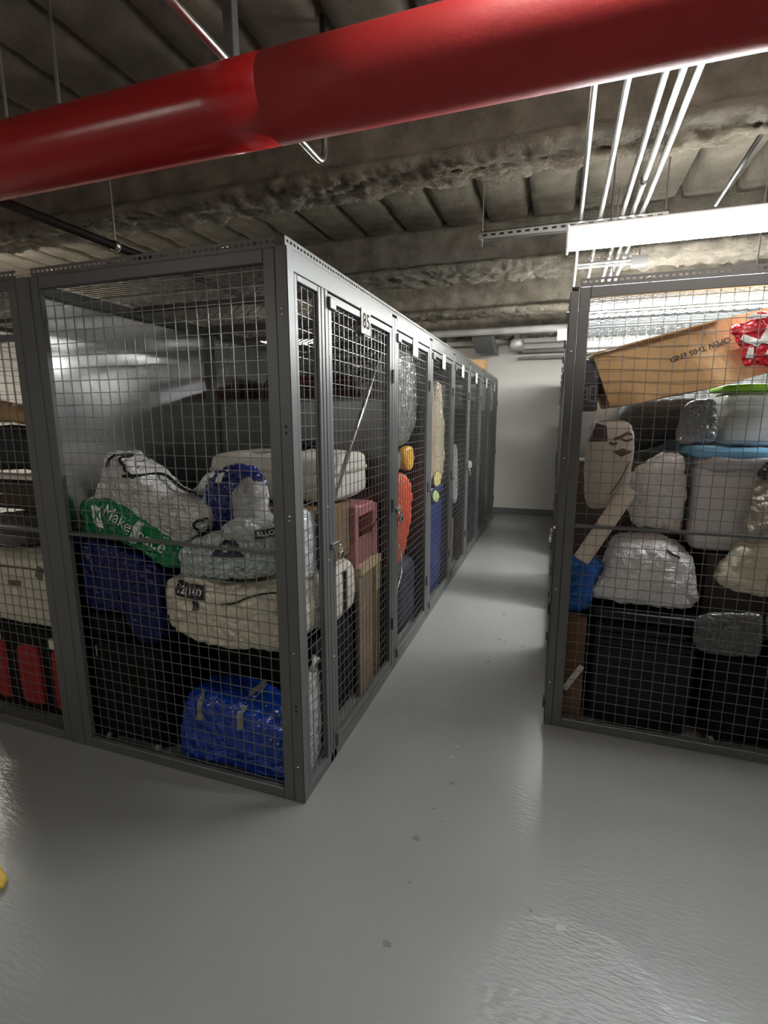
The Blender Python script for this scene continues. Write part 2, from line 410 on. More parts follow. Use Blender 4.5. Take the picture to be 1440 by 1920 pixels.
mb = MB(); mb.smooth = True; mb.tube([(-1.31, -.108, 2.60), (-1.31, 6.5, 2.60)], .021, 14).build('pipe_run', blackpipe, t)
MB().tube([(-1.31, .52, 2.58), (-1.31, .52, ZD+.02)], .005, 6).build('hanger_rod', zinc, t)
mb = MB(); mb.smooth = True; mb.tube([(-1.31, .507, 2.60), (-1.31, .533, 2.60)], .027, 14).build('pipe_clamp', zinc, t)
CX = [1.03, 1.14, 1.258, 1.313, 1.364]
for i, x in enumerate(CX):
    mb = MB(); mb.smooth = True
    mb.tube([(x-.02, -2.4, 2.875), (x, 1.0, 2.872), (x+.016, 5.55, 2.87)], .0135, 12)
    o = tag(mb.build('steel_conduit', zinc, base=True), ['steel conduit on the strut, first from its long empty end', 'steel conduit on the strut, second from its long empty end', 'steel conduit on the strut between the second one and the coupled one', '', 'steel conduit on the strut beyond the coupled one, near the short end'][i], 'conduit', 'parallel conduits on the strut')
    if i == 3:
        o['label'] = 'bright steel conduit with a dark coupling, resting on the slotted strut'
        mb = MB(); mb.smooth = True; mb.tube([(x, 1.28, 2.872), (x, 1.36, 2.872)], .018, 12).build('coupling', blackpipe, o)
t = thing('strut_channel', (.97, 1.73, 2.82), 'slotted steel strut hung on two threaded rods under the conduits', 'strut')
mb = MB(); mb.box(.43, 1.50, 1.708, 1.752, 2.853, 2.857).box(.43, 1.50, 1.708, 1.712, 2.815, 2.857).box(.43, 1.50, 1.748, 1.752, 2.815, 2.857)
mb.build('channel', zinc, t)
for i in range(20):
    x = .455+i*.052; B(x, x+.028, 1.7072, 1.7082, 2.830, 2.842).build('slot', blackpl, t)
for x in (.45, 1.485):
    MB().tube([(x, 1.73, 2.775), (x, 1.73, ZD+.03)], .005, 6).build('threaded_rod', zinc, t)
for x in CX:
    MB().box(x-.012, x+.012, 1.70, 1.76, 2.805, 2.816).build('strap_bolt', zinc, t)
mb = MB(); mb.smooth = True
arc = [(-.07, .42+.08*math.sin(a), 2.875-.08*math.cos(a)) for a in [math.pi/2*i/8 for i in range(9)]]
mb.tube([(-.06, -2.0, 2.795), (-.07, -.6, 2.795)]+[(-.07, .3, 2.795)]+arc+[(-.07, .50, ZD+.02)], .0135, 12)
tag(mb.build('bent_conduit', zinc, base=True), 'bright conduit turning up to the deck just behind the red pipe', 'conduit')
mb = MB(); mb.smooth = True; mb.tube([(-.17, -2.0, 2.93), (-.17, -.32, 2.93), (-.17, -.27, 2.95), (-.17, -.25, ZD)], .010, 10)
tag(mb.build('thin_conduit', zinc, base=True), 'thin bright conduit passing over the red pipe near the top', 'conduit')
t = thing('hanger_channel', (-.19, .0, 2.85), 'upright grey steel channel hung from the deck behind the red pipe', 'strut')
MB().box(-.21, -.17, -.02, .02, 2.84, ZD+.03).build('channel', steel, t, bevel=.003); MB().box(-.23, -.05, -.03, .03, 2.826, 2.842).build('cross_plate', steel, t)
mb = MB(); mb.smooth = True; mb.tube([(1.842, 1.40, 3.08), (1.838, 2.2, 3.02)], .012, 8)
tag(mb.build('dark_conduit', blackpipe, base=True), 'short dark conduit slung under the deck beside the strut', 'conduit')
t = thing('junction_box', (1.44, 2.6, 2.80), 'small square steel junction box with two conduits behind the strip light', 'electrical box')
B(1.42, 1.52, 2.56, 2.64, 2.80, 2.86).build('box_body', white, t, bevel=.004); B(1.415, 1.525, 2.553, 2.56, 2.797, 2.863).build('cover', zinc, t)
for z in (2.82, 2.845): MB().tube([(1.05, 2.58, z), (1.42, 2.58, z)], .009, 8).build('conduit_stub', zinc, t)
MB().tube([(1.47, 2.6, 2.86), (1.47, 2.6, ZD+.02)], .005, 6).build('threaded_rod', zinc, t)
# service pipes along the back wall
for i, (y, z, r, x0) in enumerate([(5.72, 2.90, .05, -2.0), (6.95, 2.93, .045, -3.0), (7.2, 2.80, .035, .35), (7.3, 2.70, .022, .35)]):
    mb = MB(); mb.smooth = True; mb.tube([(x0, y, z), (4.9, y, z)], r, 16)
    tag(mb.build('service_pipe', mat('grey_lagging', (.42, .41, .38), rough=.8, var=.15), base=True),
        ['grey lagged service pipe nearest the last sprayed beam', 'grey lagged service pipe tucked up high under the deck', 'grey pipe crossing high along the back white wall', 'thin grey pipe, lowest of those along the back wall'][i], 'pipe', 'service pipes by the back wall')
t = thing('air_duct', (-.2, 6.4, 2.7), 'dull grey sheet duct with a sloping mouth near the back wall', 'duct')
MB().poly_prism([(5.9, 2.98), (6.2, 2.98), (7.1, 2.84), (7.1, 2.76), (6.6, 2.72)], 'x', -.32, -.02).build('duct_body', mat('dull_duct', (.22, .22, .21), rough=.6, metal=.3), t, bevel=.005)
B(-.33, -.01, 7.06, 7.10, 2.72, 2.86).build('flange', zinc, t)
t = thing('pipe_elbow_cover', (.3, 6.6, 2.75), 'rough foil wrapped fitting hanging by the back wall', 'fitting')
soft(.18, .42, 6.5, 6.8, 2.74, 2.92, e=3, n=8, amp=.02, sc=9).build('wrap', mat('foil_wrap', (.55, .54, .5), rough=.5, metal=.4), t)
B(.26, .34, 6.6, 6.7, 2.90, 3.02).build('hanger', zinc, t)
# ------------------------------------------------------------------ cages
H = 2.29; P = .0545; WR = .0019
def wires(mb, plane, c, a0, a1, b0, b1):
    """welded mesh in a plane: 'y' = x/z at y=c, 'x' = y/z at x=c"""
    def pt(a, b, d): return (a, c+d, b) if plane == 'y' else (c+d, a, b)
    n = int((a1-a0)/P); o = ((a1-a0)-n*P)/2
    for i in range(n+1): mb.tube([pt(a0+o+i*P, b0, WR*.9), pt(a0+o+i*P, b1, WR*.9)], WR, 4, cap=False)
    n = int((b1-b0)/P); o = ((b1-b0)-n*P)/2
    for i in range(n+1): mb.tube([pt(a0, b0+o+i*P, -WR*.9), pt(a1, b0+o+i*P, -WR*.9)], WR, 4, cap=False)
    return mb
def frame(plane, c0, c1, a0, a1, b0, b1, wd, mid=None):
    mb = MB()
    def bx(p, q, r, s):
        mb.box(p, q, c0, c1, r, s) if plane == 'y' else mb.box(c0, c1, p, q, r, s)
    bx(a0, a0+wd, b0, b1); bx(a1-wd, a1, b0, b1); bx(a0+wd, a1-wd, b0, b0+wd); bx(a0+wd, a1-wd, b1-wd, b1)
    if mid: bx(a0+wd, a1-wd, mid-.008, mid+.008)
    return mb
def slots(axis, c, a0, a1, z0, z1):
    """upright flange of slotted angle with real slots, 4 mm thick look from two skins"""
    mb = MB(); n = int((a1-a0)/.027); s = (a1-a0)/n; zm0 = z0+(z1-z0)*.42; zm1 = z0+(z1-z0)*.70
    def pt(a, z): return V((a, c, z)) if axis == 'x' else V((c, a, z))
    def q(a, b, z, zz):
        k = len(mb.v); mb.v += [pt(a, z), pt(b, z), pt(b, zz), pt(a, zz)]; mb.f.append([k, k+1, k+2, k+3])
    q(a0, a1, z0, zm0); q(a0, a1, zm1, z1)
    for i in range(n): q(a0+i*s, a0+i*s+s*.42, zm0, zm1)
    return mb
def expanded(x0, x1, y0, y1, z):
    """expanded metal roof: zigzag strands"""
    mb = MB(); dx, dy = .060, .030; n = int((x1-x0)/(dx/2)); r = int((y1-y0)/dy)
    for j in range(r):
        yb = y0+dy*(j+.5); ph = j % 2
        pts = [(x0+(x1-x0)*i/n, yb+(dy*.5 if (i+ph) % 2 else -dy*.5)*.92, z+(.003 if (i+ph) % 2 else -.003)) for i in range(n+1)]
        mb.tube(pts, .0029, 3, cap=False)
    return mb
DX = 1.34
def post(mb, x, y, sx, sy, z1=2.30, wd=.05, th=.004):
    """L-section upright whose corner is at (x, y)"""
    a, b = sorted((x, x+sx*wd)); c, d = sorted((y, y+sy*th)); mb.box(a, b, c, d, 0, z1)
    a, b = sorted((x, x+sx*th)); c, d = sorted((y, y+sy*wd)); mb.box(a, b, c, d, 0, z1)
    return mb
def door(t, x, sx, y0, y1, plate=True):
    """door in the aisle plane x; sx = -1 when the cage lies on the -x side"""
    o = bpy.data.objects.new('door', None); COL.objects.link(o); o.parent = t
    o.location = V((x, y0, 0))-world_loc(t)
    xa, xb = sorted((x+sx*.002, x+sx*.028))
    frame('x', xa, xb, y0, y1, .06, 2.232, .036).build('door_frame', steel, o, bevel=.003)
    tag(wires(MB(), 'x', x+sx*.020, y0+.03, y1-.03, .09, 2.205).build('wire_mesh', wire, o), kind='stuff')
    a, b = sorted((x-sx*.014, x+sx*.004))
    B(a, b, y0-.012, y0+.055, 2.165, 2.215).build('top_catch', zinc if False else steel, o, bevel=.004)
    B(a, b, y0-.010, y0+.040, .07, .13).build('bottom_catch', steel, o, bevel=.004)
    hs = B(a, b, y0-.035, y0+.045, 1.098, 1.122).build('hasp', steel, o, bevel=.003)
    mb = MB(); xm = x-sx*.016
    mb.tube([(xm, y0-.005+.012*math.cos(q), 1.10+.016*math.sin(q)) for q in [2*math.pi*k/10 for k in range(11)]], .0032, 6).build('staple', chrome, hs)
    for z in (.35, 1.15, 1.95):
        MB().tube([(x-sx*.006, y1+.004, z-.04), (x-sx*.006, y1+.004, z+.04)], .008, 8).build('hinge', steel, o)
    if plate:
        ym = (y0+y1)/2; a, b = sorted((x-sx*.004, x-sx*.001))
        pl = B(a, b, ym-.068, ym+.068, 2.125, 2.25).build('number_plate', mat('plate_white', (.62, .61, .58), rough=.85, spec=.1), o, bevel=.002)
        return o, pl
    return o, None
def padlock(x, y, z, label, ang=0):
    t = thing('padlock', (x, y, z), label, 'padlock', 'padlocks on the cage doors')
    soft(x-.011, x+.011, y-.022, y+.022, z, z+.040, e=5, n=6, amp=0).build('lock_body', chrome, t)
    pts = [(x, y-.013, z+.036), (x, y-.013, z+.060)]+[(x, y-.013*math.cos(q), z+.060+.014*math.sin(q)) for q in [math.pi*k/8 for k in range(9)]]+[(x, y+.013, z+.036)]
    mb = MB(); mb.smooth = True; mb.tube(pts, .0038, 8).build('shackle', chrome, t)
    return t
def bay(x, sx, y0, y1, dy0, label, rear='sheet', corner=False):
    """one cage on the aisle plane x, from divider y0 to divider y1"""
    t = thing('storage_cage', (x, y0, 0), label, 'storage cage', 'grey wire mesh storage cages')
    X = lambda d0, d1: sorted((x+sx*d0, x+sx*d1))
    a, b = X(0, .045); B(a, b, y1-.045, y1-.003, 0, 2.30).build('divider_post', steel, t, bevel=.003)
    if not corner: B(a, b, y0+.003, y0+.045, 0, 2.30).build('divider_post', steel, t, bevel=.003)
    a, b = X(0, .04); ya = y0+.045
    B(a, b, ya, y1-.045, 2.238, 2.318).build('header_rail', steel, t, bevel=.003)
    B(a, b, ya, y1-.045, 0, .052).build('sill_rail', steel, t, bevel=.003)
    slots('y', x+sx*.006, y0, y1, 2.318, 2.352).build('slotted_angle', steel, t)
    a, b = X(.005, .04); B(a, b, y0, y1, 2.316, 2.319).build('angle_flange', steel, t)
    door(t, x, sx, dy0, y1-.05)
    # divider towards the next cage: sheet below, mesh above
    a, b = X(.045, DX)
    frame('y', y1-.028, y1-.002, a, b, 0, 2.30, .03, mid=1.815).build('divider_frame', steel, t)
    a, b = X(.07, DX-.03)
    B(a, b, y1-.017, y1-.013, .03, 1.81).build('divider_sheet', mat('dark_sheet', (.20, .205, .20), rough=.3, metal=1, var=.1), t)
    tag(wires(MB(), 'y', y1-.015, a, b, 1.82, 2.275).build('divider_mesh', wire, t), kind='stuff')
    # back
    a, b = X(DX-.003, DX); B(a, b, y0+.02, y1-.02, .02, 2.29).build('back_sheet', galv, t)
    a, b = X(DX-.04, DX-.004); mb = MB(); mb.box(a, b, y1-.05, y1-.015, 0, 2.30); mb.box(a, b, y0+.02, y1-.05, 2.255, 2.30); mb.build('back_frame', steel, t)
    # roof
    a, b = X(.03, DX); zr = 2.322
    tag(expanded(a, b, y0+.01, y1-.01, zr).build('roof_mesh', wire, t), kind='stuff')
    mb = MB(); m = (y0+y1)/2; mb.box(a, b, m-.014, m+.014, 2.290, 2.318); mb.box(a, b, y1-.03, y1-.002, 2.300, 2.318); mb.build('roof_bar', steel, t)
    return t
YB = [0, 1.31, 2.26, 3.21, 4.16, 5.11, 6.06, 7.0]
order = ['', 'second', 'third', 'fourth', 'fifth', 'sixth', 'seventh']
def front_panel(t, x0, x1, y, left_post=.0, sx=-1, corner_x=None):
    """mesh end panel in the plane y (outer face), cage beyond it"""
    frame('y', y+.001, y+.03, x0, x1, .0, 2.316, .050).build('end_frame', steel, t, bevel=.003)
    B(x0+.05, x1-.05, y+.004, y+.016, 1.140, 1.155).build('mid_bar', steel, t, bevel=.002)
    tag(wires(MB(), 'y', y+.022, x0+.045, x1-.045, .045, 2.27).build('end_mesh', wire, t), kind='stuff')
    slots('x', y+.012, x0, x1, 2.318, 2.356).build('slotted_angle', steel, t)
    B(x0, x1, y+.012, y+.05, 2.316, 2.319).build('angle_flange', steel, t)
def bolts(t, pts):
    for p in pts:
        d = V(p[3]); q = V(p[:3]); mb = MB(); mb.smooth = True; mb.tube([q, q+d*.004, q+d*.006], .0055, 8, radii=[.0060, .0055, .003]).build('bolt', chrome, t)
# left row, corner cage
t1 = bay(0, -1, 0, 1.31, .355, 'grey wire mesh corner cage with a number plate reading 85', corner=True)
front_panel(t1, -1.295, -.052, 0)
mb = MB(); post(mb, 0, 0, -1, 1, 2.318); mb.build('corner_post', steel, t1, bevel=.0015)
MB().box(-1.385, -1.297, 0, .05, 0, 2.318).build('end_post', steel, t1, bevel=.003)
frame('x', -.028, -.002, .052, .283, .0, 2.238, .026).build('side_panel_frame', steel, t1, bevel=.003)
tag(wires(MB(), 'x', -.02, .07, .265, .02, 2.22).build('side_mesh', wire, t1), kind='stuff')
mb = MB(); mb.box(-.045, 0, .284, .313, 0, 2.24); mb.box(-.045, 0, .319, .350, 0, 2.24); mb.build('door_post', steel, t1, bevel=.003)
F = (0, -1, 0); S = (1, 0, 0)
bolts(t1, [(-.026, 0, 2.10, F), (-.026, 0, 2.08, F), (-.026, 0, 1.31, F), (-.026, 0, 1.29, F), (-.028, 0, .72, F), (-.028, 0, .18, F), (-.28, .012, 2.34, F), (-.26, .012, 2.34, F), (-1.16, .012, 2.34, F), (0, .30, 1.30, S), (0, .30, 1.05, S), (0, .335, .55, S)])
for z in (1.665, 1.64, .47, .45):
    MB().box(-.031, -.023, -.0008, .0002, z-.006, z+.006).build('bolt_hole', blackpl, t1)
dr = [c for c in t1.children if c.name.startswith('door') and c.type == 'EMPTY'][0]
pl = [c for c in dr.children if c.name.startswith('number_plate')][0]
ym = (.355+1.26)/2
text_mb('85', .105, (.0052, ym, 2.187), (0, 1, 0), (0, 0, 1), bold=.001).build('numerals', mat('plate_grey', (.05, .05, .048), rough=.9, spec=.1), pl)
# other cages of the left row
for k in range(1, 7):
    if k == 1:
        tk = bay(0, -1, YB[1], YB[2], YB[1]+.052, 'x'); t2 = tk
    else:
        tk = copy_tree(t2); tk.location.y = YB[k]
    tk['label'] = 'wire mesh cage with blank plate, %s in line from cage 85' % order[k]
# cage behind, facing the next aisle on the left
t = thing('storage_cage', (-2.72, 0, 0), 'grey mesh cage holding the red and black bag, back to back with cage 85', 'storage cage', 'grey wire mesh storage cages')
front_panel(t, -2.72, -1.388, 0)
tag(expanded(-2.72, -1.39, .02, 1.3, 2.322).build('roof_mesh', wire, t), kind='stuff')
mb = MB(); mb.box(-2.72, -1.39, 1.29, 1.33, 2.29, 2.318); mb.box(-2.72, -1.39, .64, .67, 2.29, 2.318); mb.box(-2.72, -2.68, 0, 1.3, 2.29, 2.318); mb.box(-1.43, -1.39, .05, 1.3, 2.27, 2.318); mb.build('roof_bar', steel, t)
mb = MB(); mb.box(-2.72, -2.67, 0.03, .06, 0, 2.3); mb.box(-2.72, -2.67, 1.28, 1.33, 0, 2.3); mb.box(-1.43, -1.39, 1.28, 1.33, 0, 2.3); mb.build('rear_post', steel, t)
tag(wires(MB(), 'y', 1.31, -2.68, -1.40, .02, 2.28).build('divider_mesh', wire, t), kind='stuff')
tag(wires(MB(), 'x', -2.70, .05, 1.28, .02, 2.28).build('aisle_mesh', wire, t), kind='stuff')
B(-1.393, -1.3895, .05, 1.29, .02, 2.28).build('back_sheet', galv, t)
B(-2.70, -1.387, 0.015, .045, 2.055, 2.085).build('cross_bar', steel, t)
# right row
RX, RY = .995, .975
YR = [RY, 1.925, 2.875, 3.825, 4.775, 5.725, 6.675]
r1 = bay(RX, 1, YR[0], YR[1], YR[0]+.055, 'grey mesh corner cage crammed with a cardboard box, tubs and white bags', corner=True)
front_panel(r1, RX+.042, RX+DX, RY)
mb = MB(); post(mb, RX, RY, 1, 1, 2.300, wd=.040); mb.build('corner_post', steel, r1, bevel=.0015)
bolts(r1, [(RX+.02, RY, z, F) for z in (1.50, .80, .26, 2.02)]+[(RX+.34, RY+.012, 2.338, F)])
for k in range(1, 6):
    if k == 1: tk = bay(RX, 1, YR[1], YR[2], YR[1]+.052, 'x'); rr2 = tk
    else: tk = copy_tree(rr2); tk.location.y = YR[k]
    tk['label'] = 'wire mesh cage, %s in line from the cage holding the cardboard box' % order[k]
# padlocks
padlock(.020, .398, 1.03, 'chrome padlock on the door of the cage numbered 85')
padlock(.020, 1.40, 1.02, 'chrome padlock on the cage next to the one numbered 85')
padlock(.020, 4.25, 1.03, 'small chrome padlock on the fifth cage door along the aisle')
padlock(RX-.022, RY+.10, 1.03, 'padlock hanging on the right row corner cage door')
# ------------------------------------------------------------------ generic stored goods
def suitcase(x0, x1, y0, y1, z0, z1, m, label, feet=True, face='y', group=None, ribs=True):
    t = thing('suitcase', ((x0+x1)/2, (y0+y1)/2, z0), label, 'suitcase', group)
    zb = z0+(.022 if feet else 0)
    soft(x0, x1, y0, y1, zb, z1, e=9, n=12, amp=.004).build('shell', m, t)
    if ribs:
        for i in range(1, 6):
            x = x0+(x1-x0)*i/6
            soft(x-.012, x+.012, y0-.006, y0+.02, zb+.05, z1-.05, e=6, n=5, amp=0).build('rib', m, t)
    if feet:
        for x in (x0+.06, x1-.06):
            for y in (y0+.03, y1-.03):
                mb = MB(); mb.smooth = True; mb.tube([(x-.012, y, z0+.0185), (x+.012, y, z0+.0185)], .0185, 14).build('wheel', mat('grey_wheel', (.32, .31, .29), rough=.5), t)
    xm = (x0+x1)/2; mb = MB(); mb.smooth = True
    mb.tube(spline([(xm-.07, (y0+y1)/2, z1-.005), (xm-.06, (y0+y1)/2, z1+.028), (xm+.06, (y0+y1)/2, z1+.028), (xm+.07, (y0+y1)/2, z1-.005)], 14, False), .009, 8).build('handle', blackpl, t)
    return t
def carton(x0, x1, y0, y1, z0, z1, m, label, rot=0, tilt=None, tape=True):
    c = V(((x0+x1)/2, (y0+y1)/2, z0)); t = thing('cardboard_box', c, label, 'box')
    R = Matrix.Translation(c) @ Matrix.Rotation(rot, 4, 'Z') @ Matrix.Translation(-c)
    B(x0, x1, y0, y1, z0, z1-.004).xf(R).build('carton_body', m, t, bevel=.004)
    ym = (y0+y1)/2
    B(x0-.001, x1+.001, y0-.001, ym-.002, z1-.004, z1).xf(R).build('flap', m, t); B(x0-.001, x1+.001, ym+.002, y1+.001, z1-.004, z1).xf(R).build('flap', m, t)
    if tape: B(x0-.002, x1+.002, ym-.024, ym+.024, z1, z1+.001).xf(R).build('tape', mat('tape_tan', (.5, .4, .25), rough=.25), t)
    return t
def sack(name, outline, plane, c, df, db, m, label, cat, group=None, **k):
    mb = inflate(outline, plane, c, df, db, **k)
    return mb, tag(mb.build(name, m, base=True), label, cat, group)
def sub(mb, name, m, parent, **k): return mb.build(name, m, parent, **k)
# ---- corner cage (85): floor layer
s1 = suitcase(-1.27, -.83, .055, .66, 0, .585, black, 'black upright suitcase on grey wheels under the navy bag', ribs=False)
soft(-1.27, -1.0, .06, .62, .60, .725, e=8, n=8, amp=.003).build('top_pocket', black, s1)
B(-1.20, -1.19, .044, .052, .50, .56).build('zip_pull', zinc, s1)
s2 = suitcase(-.76, -.10, .36, .86, 0, .575, black, 'black suitcase lying under the cream quilt bag', ribs=False)
suitcase(-1.27, -.78, .70, 1.24, 0, .95, blackpl, 'tall black hard suitcase behind the navy bag', ribs=True)
mb, o = sack('tarpaulin_bag', [(-.76, .02), (-.73, .23), (-.69, .36), (-.56, .395), (-.42, .385), (-.28, .35), (-.13, .26), (-.09, .03), (-.30, .012), (-.55, .012)], 'xz', .19, .145, .14, blue,
             'shiny bright blue tarpaulin carry bag on the floor behind the front mesh', 'bag', seed=3, amp=.012, ridge=.010, box=.34, zfloor=.004)
bv = mb.bvh()
for (xa, xb, z0, z1) in ((-.595, -.565, .27, .41), (-.372, -.342, .255, .40)):
    decal(bv, [(xa, z0), (xb, z0), (xb, z1), (xa, z1)], 'xz', .1, .005).build('strap', strapm, o)
# navy bag draped on the suitcase
mb, o = sack('woven_bag', [(-1.275, 1.03), (-1.19, 1.11), (-.98, 1.08), (-.79, 1.0), (-.775, .85), (-.80, .64), (-.92, .60), (-.985, .735), (-1.20, .74), (-1.285, .80)], 'xz', .13, .085, .36, navy,
             'dark navy woven bag slumped over the black suitcase', 'bag', seed=5, amp=.010, ridge=.010, box=.34)
# tote with green band
mb, tote = sack('carry_bag', [(-1.26, 1.22), (-1.20, 1.34), (-1.12, 1.48), (-1.055, 1.545), (-.92, 1.475), (-.76, 1.36), (-.60, 1.325), (-.535, 1.28), (-.55, 1.19), (-.70, 1.10), (-.85, 1.12), (-1.10, 1.12), (-1.24, 1.12)], 'xz', .22, .13, .10, greyplast,
                'pale grey plastic carry bag with green lettered base and black handles', 'bag', seed=8, amp=.012, ridge=.010, box=.36)
gb = inflate([(-1.285, 1.22), (-1.25, 1.31), (-1.11, 1.325), (-.965, 1.285), (-.80, 1.20), (-.69, 1.10), (-.695, 1.0), (-.755, 1.0), (-.98, 1.10), (-1.26, 1.125)], 'xz', .155, .098, .06, seed=4, amp=.008, ridge=.008, box=.5)
gband = gb.build('green_base', green, tote); bv = gb.bvh()
tag(gband, 'green lettered base')
du = V((.90, 0, -.44)).normalized(); dv = V((.44, 0, .90)).normalized()
text_mb('Make', .085, (-.985, 0, 1.228), du, dv, bv, 'xz', .005).build('lettering', whiteink, gband)
text_mb('Space', .085, (-.815, 0, 1.140), du, dv, bv, 'xz', .005).build('lettering', whiteink, gband)
decal(bv, [(-1.135, 1.19), (-1.075, 1.175), (-1.085, 1.275), (-1.15, 1.285)], 'xz', .1, .004).build('logo_patch', whiteink, gband)
for a, b in (((-1.12, 1.26), (-1.10, 1.24)), ((-1.10, 1.24), (-1.13, 1.215)), ((-1.10, 1.24), (-1.085, 1.215)), ((-1.10, 1.24), (-1.09, 1.262))):
    pts = [cast(bv, V((a[0]+(b[0]-a[0])*i/4, 0, a[1]+(b[1]-a[1])*i/4)), 'xz', .006) for i in range(5)]
    MB().tube([p for p in pts if p is not None], .003, 5).build('logo_mark', green, gband)
decal(bv, [(-.93, 1.12), (-.88, 1.115), (-.845, 1.21), (-.875, 1.225)], 'xz', .1, .003).build('film_fold', mint, gband)
tb = inflate([(-1.26, 1.22), (-1.20, 1.34), (-1.12, 1.48), (-1.055, 1.545), (-.92, 1.475), (-.76, 1.36), (-.60, 1.325), (-.535, 1.28), (-.55, 1.19), (-.70, 1.10), (-.85, 1.12), (-1.10, 1.12), (-1.24, 1.12)], 'xz', .22, .13, .10, seed=8, amp=.012, ridge=.010, box=.36).bvh()
def strap_on(bvh, pts, r, name, m, parent, lift=.006, guess=.1, plane='xz'):
    out = []
    for p in spline([(a, b, 0) for a, b in pts], 24, False):
        q = V((p.x, guess, p.y)) if plane == 'xz' else V((guess, p.x, p.y))
        h = cast(bvh, q, plane, lift); 
        if h is None:
            h = V((p.x, out[-1].y if out else guess+.06, p.y)) if plane == 'xz' else V((out[-1].x if out else guess, p.x, p.y))
        out.append(h)
    mb = MB(); mb.smooth = True; return mb.tube(out, r, 6).build(name, m, parent)
strap_on(tb, [(-1.06, 1.47), (-1.045, 1.51), (-1.01, 1.525), (-.98, 1.50), (-.94, 1.455), (-.90, 1.425)], .007, 'handle', blackpl, tote)
strap_on(tb, [(-.955, 1.43), (-.89, 1.433), (-.82, 1.425), (-.755, 1.38), (-.70, 1.355), (-.63, 1.335)], .008, 'handle', blackpl, tote)
strap_on(tb, [(-.605, 1.10), (-.58, 1.17), (-.578, 1.225), (-.53, 1.245)], .006, 'handle', blackpl, tote)
# white sack, cream storage chest on carton
t = thing('canvas_chest', (-.5, .85, 1.24), 'cream canvas storage chest lying on a brown carton', 'storage chest')
soft(-.90, -.10, .60, 1.15, 1.245, 1.515, e=7, n=14, amp=.012, sc=4, seed=6).build('chest_body', canvas, t)
soft(-.905, -.095, .592, 1.158, 1.40, 1.43, e=8, n=8, amp=.006, sc=4, seed=6).build('lid_seam', mat('darker_canvas', (.58, .53, .45), rough=.9), t)  # lid seam in a darker canvas tone
mb, o = sack('plastic_bag', [(-.86, 1.26), (-.75, 1.38), (-.65, 1.45), (-.48, 1.46), (-.38, 1.39), (-.37, 1.23), (-.46, 1.10), (-.66, 1.02), (-.85, 1.04)], 'xz', .37, .05, .08, whitefilm, 'rumpled white plastic bag behind the blue wrapped bundle', 'bag', seed=11)
carton(-.72, -.12, .47, .84, .935, 1.240, mat('kraft_carton', (.27, .165, .085), rough=.85, var=.1), 'brown carton between the white zip bag and the cream canvas chest')
# blue wrap
mb, o = sack('wrapped_bundle', [(-.635, 1.34), (-.565, 1.44), (-.447, 1.48), (-.33, 1.455), (-.31, 1.40), (-.375, 1.31), (-.42, 1.22), (-.507, 1.165), (-.585, 1.205), (-.63, 1.275)], 'xz', .26, .10, .09, bluedeep, 'navy blue printed film bundle tucked between the white bags', 'bundle', seed=12, amp=.015, ridge=.014)
bv = mb.bvh()
decal(bv, [(-.50, 1.405), (-.46, 1.41), (-.45, 1.455), (-.485, 1.45)], 'xz', .1, .005).build('white_print', whiteink, o)
decal(bv, [(-.60, 1.25), (-.575, 1.25), (-.565, 1.36), (-.595, 1.36)], 'xz', .1, .005).build('pale_print', mat('pale_blue_ink', (.22, .30, .46), rough=.3), o)
mb, o = sack('clear_bag', [(-.41, 1.375), (-.345, 1.445), (-.29, 1.385), (-.285, 1.30), (-.265, 1.215), (-.355, 1.165), (-.435, 1.20), (-.43, 1.29)], 'xz', .24, .10, .07, milky, 'clear bag of white linen beside the navy bundle', 'bag', seed=13)
inflate([(-.39, 1.36), (-.345, 1.42), (-.30, 1.38), (-.30, 1.30), (-.29, 1.23), (-.355, 1.19), (-.42, 1.21), (-.41, 1.29)], 'xz', .24, .07, .05, seed=3).build('linen', whitefilm, o)
# mint bag, printed clear bag
mb, o = sack('textile_bag', [(-.735, 1.02), (-.69, 1.11), (-.52, 1.18), (-.38, 1.20), (-.16, 1.215), (-.125, 1.05), (-.24, .99), (-.48, .95), (-.705, .955)], 'xz', .21, .14, .16, mint, 'pale mint textile in clear film with a dark printed badge', 'bag', seed=15, amp=.012, ridge=.012)
bv = mb.bvh()
decal(bv, [(-.47, 1.085), (-.30, 1.095), (-.35, 1.165), (-.41, 1.165)], 'xz', .1, .005).build('printed_badge', mat('badge_ink', (.02, .022, .05), rough=.35), o)
decal(bv, [(-.42, 1.11), (-.385, 1.112), (-.385, 1.14), (-.41, 1.14)], 'xz', .1, .007).build('badge_mark', whiteink, o)
mb, o = sack('printed_film_bag', [(-.44, 1.19), (-.40, 1.25), (-.30, 1.275), (-.225, 1.245), (-.145, 1.255), (-.105, 1.215), (-.14, 1.17), (-.25, 1.165), (-.40, 1.16)], 'xz', .115, .06, .08, milky, 'small clear film bag with white RILLO lettering on a dark label', 'bag', seed=17, amp=.01, ridge=.010)
inflate([(-.42, 1.195), (-.39, 1.24), (-.30, 1.26), (-.225, 1.235), (-.15, 1.24), (-.12, 1.21), (-.15, 1.185), (-.25, 1.18), (-.39, 1.175)], 'xz', .12, .04, .06, seed=3).build('folded_cloth', mint, o)
bv = mb.bvh()
decal(bv, [(-.235, 1.185), (-.125, 1.205), (-.122, 1.245), (-.228, 1.225)], 'xz', .1, .004).build('dark_label', mat('label_black', (.018, .014, .016), rough=.4), o)
text_mb('RILLO', .030, (-.178, 0, 1.216), V((.98, 0, .17)), V((-.17, 0, .98)), bv, 'xz', .0065, bold=.0006).build('lettering', whiteink, o)
